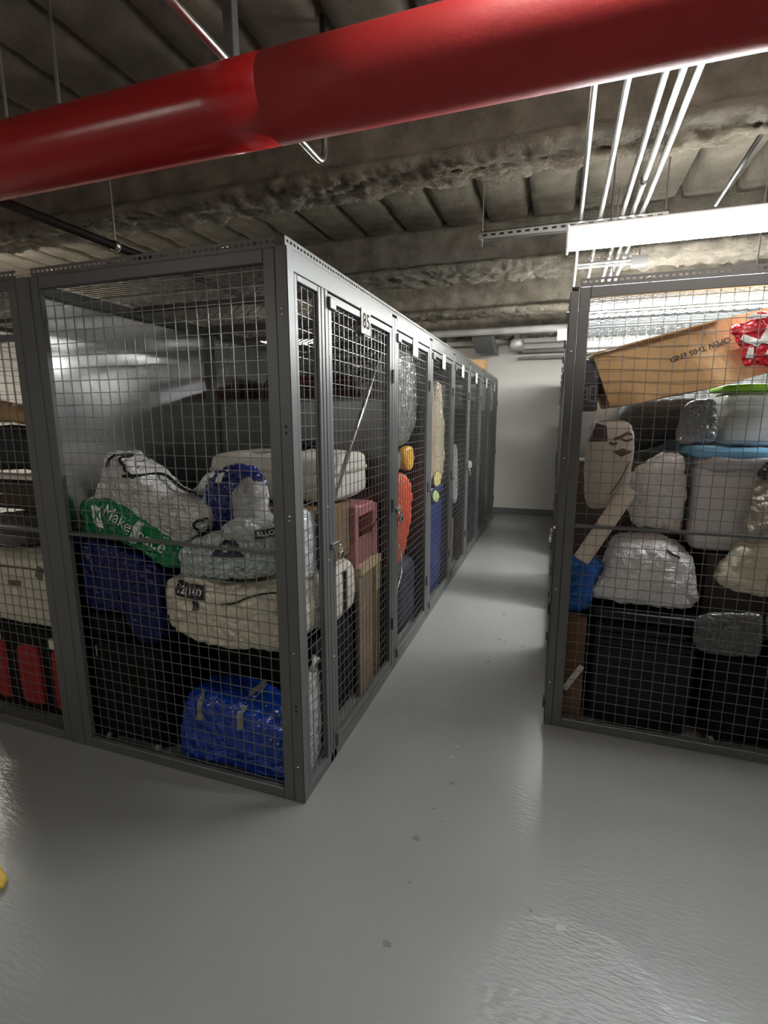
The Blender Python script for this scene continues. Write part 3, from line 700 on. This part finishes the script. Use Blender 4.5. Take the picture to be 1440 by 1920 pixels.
# cream quilt
mb, o = sack('quilt_bag', [(-.775, .82), (-.755, .94), (-.62, .985), (-.42, .955), (-.15, .985), (-.075, .95), (-.075, .70), (-.25, .645), (-.46, .635), (-.67, .655), (-.76, .72)], 'xz', .22, .175, .20, cream, 'puffy cream quilt in a clear zip bag with a 12 160 label', 'bag', seed=19, amp=.014, ridge=.010, box=.33)
bv = mb.bvh()
decal(bv, [(-.672, .888), (-.512, .876), (-.512, .945), (-.665, .955)], 'xz', .1, .006).build('size_label', MATS['label_black'], o)
text_mb('12|160', .050, (-.590, 0, .916), V((1, 0, -.06)), V((.06, 0, 1)), bv, 'xz', .009, bold=.0007).build('lettering', whiteink, o)
decal(bv, [(-.575, .825), (-.545, .825), (-.545, .872), (-.575, .872)], 'xz', .1, .006).build('label_tail', MATS['label_black'], o)
strap_on(bv, [(-.42, .87), (-.35, .885), (-.28, .92), (-.20, .945), (-.12, .955)], .004, 'zip', blackpl, o)
# things seen through the side panel
t = thing('zip_chest', (-.3, .62, .62), 'white zipped storage bag with a black strip at its end', 'storage bag')
soft(-.66, -.06, .43, .84, .615, .93, e=6, n=12, amp=.008, seed=9).xf(Matrix.Translation((0, 0, 0))).build('bag_body', canvas, t)
B(-.062, -.052, .60, .635, .66, .90).build('black_strip', blackpl, t, bevel=.003)
mb, o = sack('clear_toy_bag', [(.18, .50), (.235, .53), (.30, .50), (.33, .35), (.335, .15), (.30, .02), (.18, .015), (.12, .10), (.13, .35)], 'yz', -.065, .028, .03, milky, 'knotted clear bag with a pale grey filling beside the blue bag', 'bag', seed=21, zfloor=.004, amp=.008, ridge=.006)
mb = MB(); mb.smooth = True; mb.tube([(-.065, .225, .52), (-.06, .235, .55), (-.05, .25, .585)], .012, 8, radii=[.02, .010, .022]).build('knot', milky, o)
mb, o = sack('film_bag', [(.14, 1.27), (.23, 1.30), (.33, 1.22), (.39, 1.15), (.38, .98), (.21, .975), (.13, 1.02)], 'yz', -.075, .035, .035, milky, 'crumpled clear film bag above the white zipped bag at the side mesh', 'bag', seed=22, amp=.008, ridge=.008)
inflate([(.17, 1.20), (.23, 1.26), (.31, 1.20), (.36, 1.12), (.35, 1.0), (.22, 1.0), (.16, 1.05)], 'yz', -.08, .02, .025, seed=3, amp=.006).build('folded_cloth', mint, o)
# pink pet crate on a wooden stand, by the door
t = thing('wooden_stand', (-.16, 1.05, 0), 'pale wooden stand of upright boards holding the pink crate', 'stand')
MB().box(-.105, -.085, .90, 1.135, .0, .79).build('upright_board', wooddk, t, bevel=.002)
MB().box(-.30, -.06, .87, 1.25, .79, .835).build('top_board', wood, t, bevel=.003)
for y in (1.155, 1.215): MB().box(-.10, -.075, y, y+.025, .0, .79).build('slat', wood, t, bevel=.002)
MB().box(-.115, -.07, 1.15, 1.245, .60, .79).build('slat_block', wood, t, bevel=.002)
MB().poly_prism([(.87, .79), (.90, .79), (.90, .68), (.885, .75)], 'x', -.105, -.085).build('brace', wood, t, bevel=.002)
t = thing('pet_crate', (-.2, 1.06, .836), 'pink plastic crate with an open dark doorway on the wooden stand', 'crate')
mb = MB(); x0, x1 = -.30, -.09
mb.poly_prism([(.86, .838), (.86, 1.205), (.92, 1.205), (.92, .838)], 'x', x0, x1); mb.poly_prism([(1.175, .838), (1.175, 1.18), (1.245, 1.17), (1.245, .838)], 'x', x0, x1)
mb.box(x0, x1, .92, 1.175, 1.13, 1.195); mb.build('crate_shell', pinkm, t, bevel=.008)
B(-.13, -.10, .92, 1.175, .838, .99).build('door_sill', pinkd, t, bevel=.004)
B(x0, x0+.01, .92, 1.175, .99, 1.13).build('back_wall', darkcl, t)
mb = MB(); mb.smooth = True; mb.tube([tuple(p) for p in spline([(-.085, 1.10, 1.02), (-.082, 1.15, 1.04), (-.082, 1.21, 1.07), (-.085, 1.235, 1.06)], 12, False)], .004, 6).build('latch_cord', blackpl, t)
t = thing('black_tub', (-.48, 1.07, 0), 'black tub with a red and white sticker beside the wooden stand', 'tub')
soft(-.62, -.14, .89, 1.26, .002, .70, e=9, n=10, amp=.002).build('tub_body', blackpl, t)
soft(-.63, -.13, .88, 1.27, .69, .735, e=7, n=8, amp=.001).build('tub_lid', blackpl, t)
B(-.24, -.165, .886, .892, .43, .485).build('white_sticker', whiteink, t)
B(-.245, -.165, .886, .892, .27, .43).build('red_sticker', redcl, t)
o = MB(); o.smooth = True
o.tube([(-.065, 1.26, 2.14), (-.062, .93, 1.76), (-.06, .44, 1.245)], .012, 10); tag(o.build('closet_rod', zinc, base=True), 'slim silver rod leaning diagonally behind the cage door', 'rod')
t = thing('black_cables', (-.52, .80, 1.52), 'tangle of shiny black cable on the cream canvas chest', 'cable')
for s in range(5):
    pts = [(-.58+.26*random.random(), .72+.2*random.random(), 1.522+.05*random.random()) for _ in range(7)]
    mb = MB(); mb.smooth = True; mb.tube([tuple(p) for p in spline(pts, 40, False)], .006, 6).build('cable', blackpl, t)
# ---- cage two: wrapped goods, maroon case, orange and amber bags
suitcase(-1.1, -.075, 1.66, 2.18, 0, .60, mat('ink_nylon', (.018, .018, .035), rough=.6),  'black suitcase on the floor of the cage with the orange bag', ribs=False)
t = suitcase(-1.25, -.45, 1.75, 2.15, 1.30, 2.02, maroon, 'maroon fabric suitcase high in the cage with the orange bag', feet=False, ribs=False)
carton(-1.25, -.45, 1.60, 2.18, .64, 1.29, brownc, 'brown carton supporting the maroon suitcase')
sack('orange_bag', [(1.52, 1.22), (1.62, 1.30), (1.86, 1.29), (2.02, 1.18), (2.02, .98), (1.85, .66), (1.62, .65), (1.52, .95)], 'yz', -.115, .06, .12, orange, 'orange red plastic bag pressed to the cage door mesh', 'bag', seed=23)
sack('amber_lantern', [(1.78, 1.44), (1.83, 1.49), (1.98, 1.49), (2.03, 1.41), (1.95, 1.32), (1.82, 1.33)], 'yz', -.09, .04, .05, stem_or, 'amber yellow plastic lump above the orange bag', 'lantern', seed=25, amp=.006, ridge=.004)
mb, o = sack('wrapped_clothes', [(1.46, 2.10), (1.75, 2.20), (2.05, 2.18), (2.20, 1.98), (2.18, 1.65), (1.90, 1.50), (1.50, 1.54), (1.44, 1.8)], 'yz', -.14, .08, .14, clearf, 'clear film bag of brown clothes filling the top of the second cage', 'bag', seed=27)
inflate([(1.49, 2.07), (1.75, 2.16), (2.03, 2.14), (2.16, 1.96), (2.14, 1.68), (1.90, 1.54), (1.53, 1.57), (1.48, 1.8)], 'yz', -.15, .055, .11, seed=28, amp=.03, sc=9, ridge=.02).build('folded_clothes', mat('brown_wool', (.17, .13, .09), rough=.9, var=.5, vscale=9), o)
sack('grey_bundle', [(1.48, 1.49), (1.75, 1.47), (1.76, 1.34), (1.66, 1.30), (1.50, 1.33)], 'yz', -.14, .07, .12, greycl, 'grey cloth bundle under the clear bag of brown clothes', 'bundle', seed=29)
t = thing('white_cord_loop', (-.045, 1.5, .46), 'white cord looped behind the second cage door', 'cord')
o = MB(); o.smooth = True
o.tube([tuple(p) for p in spline([(-.042, 1.42, .90), (-.045, 1.52, .85), (-.05, 1.61, .76), (-.05, 1.66, .65), (-.05, 1.62, .55), (-.045, 1.46, .46)], 30, False)], .005, 6); o.build('cord_strand', whiteink, t)
sack('terracotta_pot', [(1.44, .15), (1.50, .20), (1.58, .19), (1.62, .10), (1.58, .02), (1.46, .02)], 'yz', -.10, .03, .035, orange, 'small orange pot on the floor inside the second cage', 'pot', seed=31, amp=.003, ridge=0, zfloor=.004)
# ---- cage three: garment bags above a navy tub
t = thing('storage_tub', (-.5, 2.75, 0), 'tall navy plastic tub under the wrapped garments', 'tub')
soft(-.95, -.05, 2.34, 3.13, .003, 1.02, e=8, n=12, amp=.006).build('tub_body', mat('navy_tub', (.014, .022, .12), rough=.4), t)
soft(-.97, -.045, 2.33, 3.14, 1.0, 1.075, e=8, n=10, amp=.004).build('tub_lid', mat('navy_tub', (.014, .022, .12)), t)
sack('garment_bag', [(2.40, 1.92), (2.62, 2.06), (2.74, 1.90), (2.76, 1.60), (2.74, 1.13), (2.42, 1.12)], 'yz', -.12, .07, .14, tan, 'tan garments wrapped in film standing on the navy tub', 'garment bag', seed=33)
sack('garment_bag', [(2.80, 1.85), (2.92, 2.04), (3.05, 1.85), (3.14, 1.55), (3.12, 1.12), (2.80, 1.11)], 'yz', -.12, .075, .14, mat('ivory_film', (.56, .49, .36), rough=.3, bump=(13, 1.2), kind='crinkle', coat=.6), 'ivory garments in glossy film standing on the navy tub', 'garment bag', seed=34)
sack('yellow_bundle', [(2.62, 1.18), (2.74, 1.215), (2.88, 1.18), (2.86, 1.10), (2.66, 1.10)], 'yz', -.042, .012, .012, mat('straw_cloth', (.58, .48, .20), rough=.8), 'small straw coloured bundle on the lid of the navy tub', 'bundle', seed=35, amp=.002, ridge=.001)
sack('lime_pouch', [(2.55, 1.03), (2.66, 1.06), (2.80, 1.0), (2.74, .95), (2.60, .97)], 'yz', -.036, .008, .008, mat('lime_pouch_film', (.45, .58, .22), rough=.4), 'small lime green pouch hanging against the third cage mesh', 'pouch', seed=36, amp=.001, ridge=.001)
# ---- cages four to seven
carton(-1.1, -.12, 3.35, 4.0, 0, .55, brownc, 'brown carton on the floor of the fourth cage')
suitcase(-1.1, -.09, 3.30, 4.06, .56, 1.55, black, 'large black suitcase on the carton in the fourth cage', feet=False, ribs=False)
sack('white_box_bag', [(3.55, 1.36), (3.78, 1.37), (3.86, .84), (3.64, .82)], 'yz', -.062, .018, .018, milky, 'pale plastic sleeve against the mesh of the fourth cage', 'bag', seed=37, amp=.003, ridge=.002)
suitcase(-1.1, -.12, 4.30, 4.98, 0, 1.30, blackpl, 'tall black plastic case in the fifth cage', ribs=False)
carton(-1.0, -.15, 4.3, 4.9, 1.345, 1.80, mat('grey_carton', (.16, .16, .155), rough=.8), 'dark grey carton on the tall black case')
sack('white_parcel', [(4.60, 1.17), (4.84, 1.15), (4.85, 1.07), (4.61, 1.08)], 'yz', -.07, .02, .02, whitefilm, 'small white parcel behind the fifth cage mesh', 'parcel', seed=38, amp=.002, ridge=.001)
suitcase(-1.1, -.12, 5.22, 5.95, 0, 1.10, black, 'black suitcase in the sixth cage', ribs=False)
carton(-1.1, -.12, 5.22, 5.95, 1.145, 1.95, mat('grey_carton', (.16, .16, .155)), 'dark grey carton on the suitcase in the sixth cage')
suitcase(-1.1, -.12, 6.2, 6.9, 0, 1.35, maroon, 'maroon case in the last cage by the white wall', ribs=False)
carton(-.60, -.28, 4.75, 5.15, 2.33, 2.50, brownc, 'dark brown box resting on the roof of the left row')
carton(-.30, -.01, 5.35, 5.70, 2.354, 2.49, card, 'small tan box resting on the cage roof beside the dark brown box')
# ---- back to back cage at far left
t = thing('soft_cooler', (-1.8, .3, 0), 'red and black soft bag with white tabs on the floor', 'bag')
soft(-2.30, -1.43, .09, .55, .006, .56, e=7, n=14, amp=.008, seed=41).build('bag_body', black, t)
for (x0, x1) in ((-2.03, -1.93), (-1.84, -1.66), (-1.575, -1.45)):
    soft(x0, x1, .072, .12, .10, .46, e=6, n=7, amp=.003, seed=3).build('red_panel', redcl, t)
for (x0, x1) in ((-2.00, -1.955), (-1.575, -1.50)): B(x0, x1, .074, .09, .465, .525).build('white_tab', canvas, t, bevel=.004)
t = thing('canvas_box', (-1.8, .3, .56), 'off white canvas zip box on the red and black bag', 'storage bag')
mb = soft(-2.30, -1.43, .085, .58, .565, .97, e=8, n=14, amp=.010, seed=43); mb.build('box_body', mat('offwhite_canvas', (.62, .58, .48), rough=.85, bump=(90, .2)), t); bv = mb.bvh()
strap_on(bv, [(-2.2, .90), (-1.9, .905), (-1.65, .91), (-1.5, .895)], .004, 'zip', mat('umber_zip', (.16, .12, .08), rough=.7), t, guess=0)
decal(bv, [(-1.83, .80), (-1.74, .80), (-1.735, .835), (-1.835, .83)], 'xz', 0, .004).build('handle_slot', MATS['umber_zip'], t)
decal(bv, [(-1.80, .74), (-1.745, .74), (-1.745, .785), (-1.80, .785)], 'xz', 0, .004).build('label_window', canvas, t)
for (x, z) in ((-1.62, .90), (-1.50, .80)):
    decal(bv, [(x, z-.03), (x+.05, z-.05), (x+.06, z+.02), (x+.02, z+.03)], 'xz', 0, .004).build('bow_tie', MATS['umber_zip'], t)
sack('grey_duffel', [(-2.28, 1.0), (-2.20, 1.13), (-2.0, 1.16), (-1.83, 1.12), (-1.78, 1.03), (-1.85, .985), (-2.1, .98)], 'xz', .28, .16, .16, greycl, 'grey cloth duffel on the off white canvas box', 'bag', seed=45)
carton(-2.40, -1.44, .62, 1.20, 0, 1.12, brownc, 'large brown carton at the back of the far left cage')
carton(-2.32, -1.50, .50, 1.15, 1.17, 1.38, mat('dark_brown_carton', (.07, .045, .03), rough=.85), 'dark brown flat carton above the grey duffel') if False else None
t = thing('shoe_case', (-1.9, .6, 1.13), 'dark brown case lying on the large carton', 'case')
soft(-2.40, -1.60, .30, .95, 1.165, 1.345, e=9, n=8, amp=.002).build('case_body', mat('dark_brown_case', (.055, .032, .022), rough=.7), t)
soft(-2.30, -1.62, .30, .42, 1.347, 1.375, e=6, n=5, amp=0).build('pale_edge', canvas, t)
sack('dark_coat', [(-2.45, 1.40), (-2.40, 1.62), (-2.20, 1.66), (-2.02, 1.60), (-1.88, 1.54), (-1.80, 1.40), (-2.1, 1.385)], 'xz', .52, .12, .2, darkcl, 'dark folded coats heaped on the brown case', 'clothes', seed=47)
sack('tan_parcel', [(-2.50, 1.70), (-2.42, 1.80), (-2.2, 1.79), (-2.02, 1.72), (-2.0, 1.66), (-2.25, 1.67)], 'xz', .55, .08, .14, card, 'tan paper parcel on the dark coats', 'parcel', seed=48)
t = thing('silver_panel', (-2.2, 1.16, 1.4), 'silver framed panel standing at the back of the far left cage', 'panel')
B(-2.66, -1.65, 1.20, 1.215, 1.125, 2.15).build('sheet', galv, t); frame('y', 1.19, 1.225, -2.67, -1.63, 1.122, 2.17, .03).build('panel_frame', zinc, t)
# yellow sign lying on the floor at the left
t = thing('floor_sign', (-1.1, -.73, 0), 'yellow plastic floor sign lying flat on the grey floor', 'sign')
MB().poly_prism([(-.855, -.722), (-.875, -.695), (-.98, -.66), (-1.40, -.66), (-1.40, -1.02), (-1.00, -1.02), (-.88, -.80)], 'z', .001, .022).build('board', yellow, t, bevel=.004)
MB().box(-1.30, -1.05, -.92, -.76, .022, .026).build('raised_panel', mat('yellow_panel', (.68, .42, .04), rough=.5), t)
# ------------------------------------------------------------------ right corner cage
GX = 1.03
t = thing('ribbed_tub', (1.55, 1.3, 0), 'black ribbed storage tub with a rimmed lid on the cage floor', 'tub')
soft(1.21, 1.74, 1.06, 1.62, .003, .64, e=9, n=12, amp=.003).build('tub_body', blackpl, t)
soft(1.19, 1.76, 1.04, 1.64, .63, .69, e=8, n=10, amp=.002).build('tub_lid', blackpl, t)
for z in (.47, .51, .55, .59): B(1.24, 1.71, 1.050, 1.064, z, z+.012).build('rib', blackpl, t, bevel=.003)
suitcase(1.78, 2.28, 1.06, 1.6, 0, .50, black, 'black suitcase beside the ribbed tub', ribs=False)
carton(1.06, 1.19, 1.08, 1.5, 0, .62, brownc, 'narrow brown carton standing next to the ribbed tub', tape=False)
mb = B(1.085, 1.115, 1.04, 1.043, .185, .36); mb.xf(Matrix.Translation((1.1, 1.04, .27)) @ Matrix.Rotation(.5, 4, 'Y') @ Matrix.Translation((-1.1, -1.04, -.27)))
mb.xf(Matrix.Translation((.035, 0, 0)))
o = tag(mb.build('paper_tag', mat('tag_paper', (.60, .57, .52), rough=.8), base=True), 'crumpled white paper tag leaning inside the mesh near the floor', 'tag')
sack('blue_bag', [(1.065, .65), (1.06, .90), (1.12, .925), (1.21, .94), (1.255, .91), (1.225, .78), (1.19, .65)], 'xz', 1.17, .08, .14, mat('bright_blue_film', (.015, .14, .55), rough=.3, bump=(12, .8), kind='crinkle'), 'bright blue plastic bag below the cream tube', 'bag', seed=51)
mb, wl = sack('pillow_bag', [(1.185, .76), (1.26, .89), (1.29, 1.01), (1.365, 1.06), (1.53, 1.075), (1.655, 1.01), (1.695, .93), (1.715, .72), (1.46, .70), (1.22, .705)], 'xz', 1.22, .16, .2, whitefilm, 'plump white pillow in clear plastic on the ribbed tub lid', 'bag', seed=53, amp=.014, ridge=.012, box=.5)
strap_on(mb.bvh(), [(1.545, 1.03), (1.565, 1.015), (1.585, 1.005), (1.605, .995)], .006, 'clip', mat('dark_clip', (.05, .05, .05), rough=.3, metal=.8), wl, guess=1.0)
sack('wrapped_duvet', [(1.36, 1.33), (1.40, 1.42), (1.475, 1.48), (1.57, 1.52), (1.635, 1.455), (1.645, 1.10), (1.55, 1.085), (1.40, 1.12)], 'xz', 1.34, .12, .2, whitefilm, 'crinkled white plastic wrapped duvet behind the pillow bag', 'bag', seed=55, amp=.012, ridge=.016)
t = thing('linen_tub', (1.85, 1.4, .9), 'cloudy plastic tub with a sky blue lid beside the wrapped duvet', 'tub')
soft(1.67, 2.02, 1.22, 1.66, 1.0, 1.50, e=8, n=10, amp=.004, seed=5).build('tub_body', mat('cloudy_tub', (.68, .67, .67), rough=.25, coat=.5, bump=(8, .6), kind='crinkle'), t)
soft(1.655, 2.04, 1.205, 1.675, 1.49, 1.545, e=6, n=10, amp=.004).build('tub_lid', skyb, t)
soft(1.66, 2.05, 1.19, 1.40, 1.42, 1.512, e=4, n=10, amp=.014, sc=9, ridge=.01).build('film_wrap', milky, t)
carton(1.77, 2.28, 1.24, 1.66, .545, .985, mat('umber_carton', (.10, .075, .06), rough=.85), 'dark carton under the cloudy tub')
sack('cushion_bag', [(1.785, .88), (1.84, 1.02), (1.885, 1.08), (2.02, 1.12), (2.2, 1.05), (2.22, .85), (2.05, .82), (1.93, .825)], 'xz', 1.13, .07, .10, mat('ivory_cushion', (.64, .60, .45), rough=.6, coat=.4, coatr=.15, bump=(10, .25), kind='crinkle'), 'ivory cushion in clear film low by the mesh', 'cushion', seed=57, box=.5)
sack('knotted_bag', [(1.88, 1.10), (1.89, 1.28), (1.90, 1.38), (1.98, 1.43), (2.12, 1.40), (2.15, 1.13), (2.0, 1.09)], 'xz', 1.13, .07, .08, mat('ivory_crumple', (.50, .46, .36), rough=.45, coat=.5, bump=(18, .6), kind='crinkle'), 'crumpled ivory film bag with a black knotted top', 'bag', seed=59, ridge=.02)
sack('black_sack', [(1.90, 1.42), (1.92, 1.47), (1.98, 1.50), (2.06, 1.47), (2.06, 1.41), (1.97, 1.40)], 'xz', 1.12, .05, .06, mat('black_film', (.012, .012, .012), rough=.15, bump=(14, .8), kind='crinkle'), 'glossy black sack top above the crumpled ivory bag', 'bag', seed=60)
sack('grey_roll', [(1.68, .66), (1.73, .73), (1.90, .76), (1.97, .74), (1.98, .56), (1.92, .53), (1.72, .535)], 'xz', 1.025, .02, .03, mat('smoky_film', (.085, .085, .085), rough=.2, coat=.6, bump=(16, .8), kind='crinkle'), 'smoky grey film roll against the mesh under the ivory cushion', 'roll', seed=61, amp=.006, ridge=.004)
sack('stone_grey_bundle', [(1.99, .70), (2.05, .84), (2.2, .83), (2.22, .55), (2.08, .52)], 'xz', 1.03, .02, .03, greycl, 'grey cloth bundle next to the smoky film roll', 'bundle', seed=62, amp=.005, ridge=.003)
# cream tube leaning
t = thing('poster_tube', (1.15, 1.13, .93), 'cream cardboard poster tube leaning over the blue bag', 'tube')
mb = MB(); mb.smooth = True; mb.tube([(1.135, 1.045, .955), (1.345, 1.09, 1.34)], .043, 20, cap=False).build('tube_wall', khaki, t)
mb = MB(); mb.smooth = True; mb.tube([(1.1352, 1.045, .9553), (1.1357, 1.045, .9563)], .0425, 20).build('end_cap', mat('tube_end', (.42, .36, .27), rough=.8), t)
# printed cushion with a drawn face
mb, fc = sack('printed_cushion', [(1.135, 1.64), (1.19, 1.69), (1.31, 1.685), (1.355, 1.61), (1.355, 1.49), (1.345, 1.30), (1.25, 1.225), (1.15, 1.235), (1.125, 1.45)], 'xz', 1.19, .07, .10, pale, 'tall ivory cushion printed with a brown drawn face', 'cushion', seed=63, amp=.006, ridge=.004)
bv = mb.bvh()
def stroke(pts, r): return strap_on(bv, pts, r, 'printed_line', skinink, fc, lift=.0008, guess=1.0)
decal(bv, [(1.250, 1.527), (1.295, 1.500), (1.347, 1.527), (1.30, 1.545)], 'xz', 1.0, .002).build('printed_lips', skinink, fc)
decal(bv, [(1.135, 1.575), (1.225, 1.58), (1.215, 1.66), (1.165, 1.672)], 'xz', 1.0, .002).build('printed_hair', mat('print_plum', (.07, .045, .045), rough=.7), fc)
stroke([(1.255, 1.590), (1.285, 1.603), (1.315, 1.620), (1.335, 1.615)], .008); stroke([(1.29, 1.592), (1.315, 1.583), (1.34, 1.592)], .006)
stroke([(1.235, 1.575), (1.25, 1.565), (1.27, 1.570)], .006); stroke([(1.335, 1.47), (1.30, 1.38), (1.255, 1.30)], .003)
# dark clothes behind
sack('black_garments', [(1.30, 1.50), (1.34, 1.76), (1.50, 1.81), (1.74, 1.80), (1.76, 1.60), (1.66, 1.58), (1.42, 1.50)], 'xz', 1.66, .14, .15, darkcl, 'black garments hung in film behind the cushion', 'clothes', seed=65)
carton(1.10, 1.62, 1.50, 1.85, .70, 1.44, mat('umber_carton', (.10, .075, .06)), 'dark carton under the black garments')
sack('grey_film_bag', [(1.60, 1.57), (1.61, 1.74), (1.66, 1.79), (1.77, 1.78), (1.785, 1.58), (1.70, 1.56)], 'xz', 1.42, .03, .03, mat('smoky_film2', (.20, .20, .20), rough=.2, bump=(16, .8), kind='crinkle', coat=.5), 'grey film bag squeezed beside the lime lidded tub', 'bag', seed=66)
# clear tub with lime lid
t = thing('lime_lid_tub', (1.98, 1.5, 1.55), 'clear plastic tub with a lime green lid and a yellow filling', 'tub')
soft(1.81, 2.24, 1.40, 1.72, 1.552, 1.84, e=8, n=10, amp=.002).build('tub_body', clearbin, t)
soft(1.79, 2.26, 1.38, 1.74, 1.835, 1.875, e=6, n=10, amp=.002).build('tub_lid', limem, t)
soft(1.85, 2.21, 1.43, 1.69, 1.56, 1.74, e=4, n=10, amp=.02, sc=8).build('yellow_cloth', mat('yellow_cloth', (.50, .34, .08), rough=.8), t)
# long cardboard box, tilted
def long_box():
    c = V((1.185, 1.05, 1.745)); L_, D_, H_ = .90, .34, .275
    R = Matrix.Translation(c) @ Matrix.Rotation(-.245, 4, 'Y') @ Matrix.Rotation(.06, 4, 'Z')
    t = thing('cardboard_box', c, 'long creased cardboard box tilted on the tubs, printed OPEN THIS END', 'box')
    mb = MB(); mb.smooth = False; nx = 26; prof = [(0, 0), (0, .25), (0, .5), (0, .75), (0, 1), (.35, 1.02), (.7, 1.02), (1, 1), (1, .5), (1, 0), (.7, -.01), (.35, -.01)]
    k = len(prof)
    for i in range(nx+1):
        x = L_*i/nx
        for y, z in prof:
            p = V((x, y*D_, z*H_)); d = .010*noise.fractal(p*5+V((3, 1, 2)), 1, 2, 2)
            sag = -.014*math.sin(math.pi*i/nx)*(1-z)-.012*(1-z)*(i/nx)
            mb.v.append(V((p.x+(.035*(1-z)-.0)*(1-i/nx), p.y+d, p.z+d*.6+sag)))
    for i in range(nx):
        for j in range(k): mb.f.append([i*k+j, (i+1)*k+j, (i+1)*k+(j+1) % k, i*k+(j+1) % k])
    mb.f = [f[::-1] for f in mb.f]
    mb.f.append(list(range(k))[::-1]); mb.f.append([nx*k+j for j in range(k)]); mb.f[-1].reverse(); mb.f[-2].reverse()
    mb.xf(R); bd = mb.build('carton_body', card, t)
    fp = MB().box(-.012, .55, -.010, .16, H_-.004, H_+.004).xf(R @ Matrix.Rotation(.10, 4, 'X')); fp.build('flap', card, t)
    bv = mb.bvh()
    o = R @ V((.46, 0, .165)); du = -(R.to_3x3() @ V((1, 0, .10))).normalized(); dv = -(R.to_3x3() @ V((-.10, 0, 1))).normalized()
    text_mb('OPEN THIS END', .036, o, du, dv, bv, 'xz', .002, bold=.0006).build('lettering', ink, t)
    decal(bv, [tuple((R @ V(q))[i] for i in (0, 2)) for q in ((.50, 0, .215), (.53, 0, .225), (.515, 0, .285), (.485, 0, .28))], 'xz', 1.0, .002).build('tape_patch', mat('tape_tan', (.5, .4, .25)), t)
    B(-.002, .001, .02, D_-.02, .0, H_).xf(R).build('end_flap', card, t) if False else None
long_box()
mb, o = sack('snack_bag', [(1.69, 2.09), (1.71, 2.12), (1.76, 2.135), (1.79, 2.17), (1.88, 2.17), (2.05, 2.18), (2.08, 2.0), (1.95, 1.92), (1.88, 1.90), (1.84, 1.93), (1.76, 1.935), (1.735, 2.02)], 'xz', 1.022, .016, .016, brick_red, 'red and white glossy bag lodged in front of the cardboard box', 'bag', seed=67, amp=.010, ridge=.008)
bv = mb.bvh()
for q in ([(1.73, 2.045), (1.80, 2.01), (1.82, 2.035), (1.74, 2.07)], [(1.80, 2.03), (1.85, 2.02), (1.87, 2.08), (1.83, 2.10)], [(1.74, 2.13), (1.82, 2.135), (1.83, 2.15), (1.76, 2.155)], [(1.83, 1.975), (1.93, 1.965), (1.93, 2.0), (1.84, 2.0)], [(1.76, 1.965), (1.79, 1.96), (1.785, 2.01), (1.765, 2.01)]):
    decal(bv, q, 'xz', 1.0, .003).build('white_print', whiteink, o)
# dark printed box under the cardboard end
t = thing('game_box', (1.14, 1.2, 1.73), 'dark printed box standing beside the end of the cardboard box', 'box')
mb = B(1.070, 1.158, 1.07, 1.36, 1.735, 1.99); mb.build('box_body', mat('charcoal_print', (.045, .045, .05), rough=.5), t, bevel=.003)
for (x0, x1, z0, z1) in ((1.085, 1.11, 1.79, 1.85), (1.118, 1.15, 1.78, 1.86), (1.135, 1.158, 1.90, 1.96)): frame('y', 1.067, 1.0695, x0, x1, z0, z1, .005).build('printed_mark', mat('print_grey', (.22, .22, .22), rough=.6), t)
carton(1.07, 1.34, 1.32, 1.47, 1.0, 1.73, mat('umber_carton', (.10, .075, .06)), 'tall dark carton behind the printed cushion') if False else None
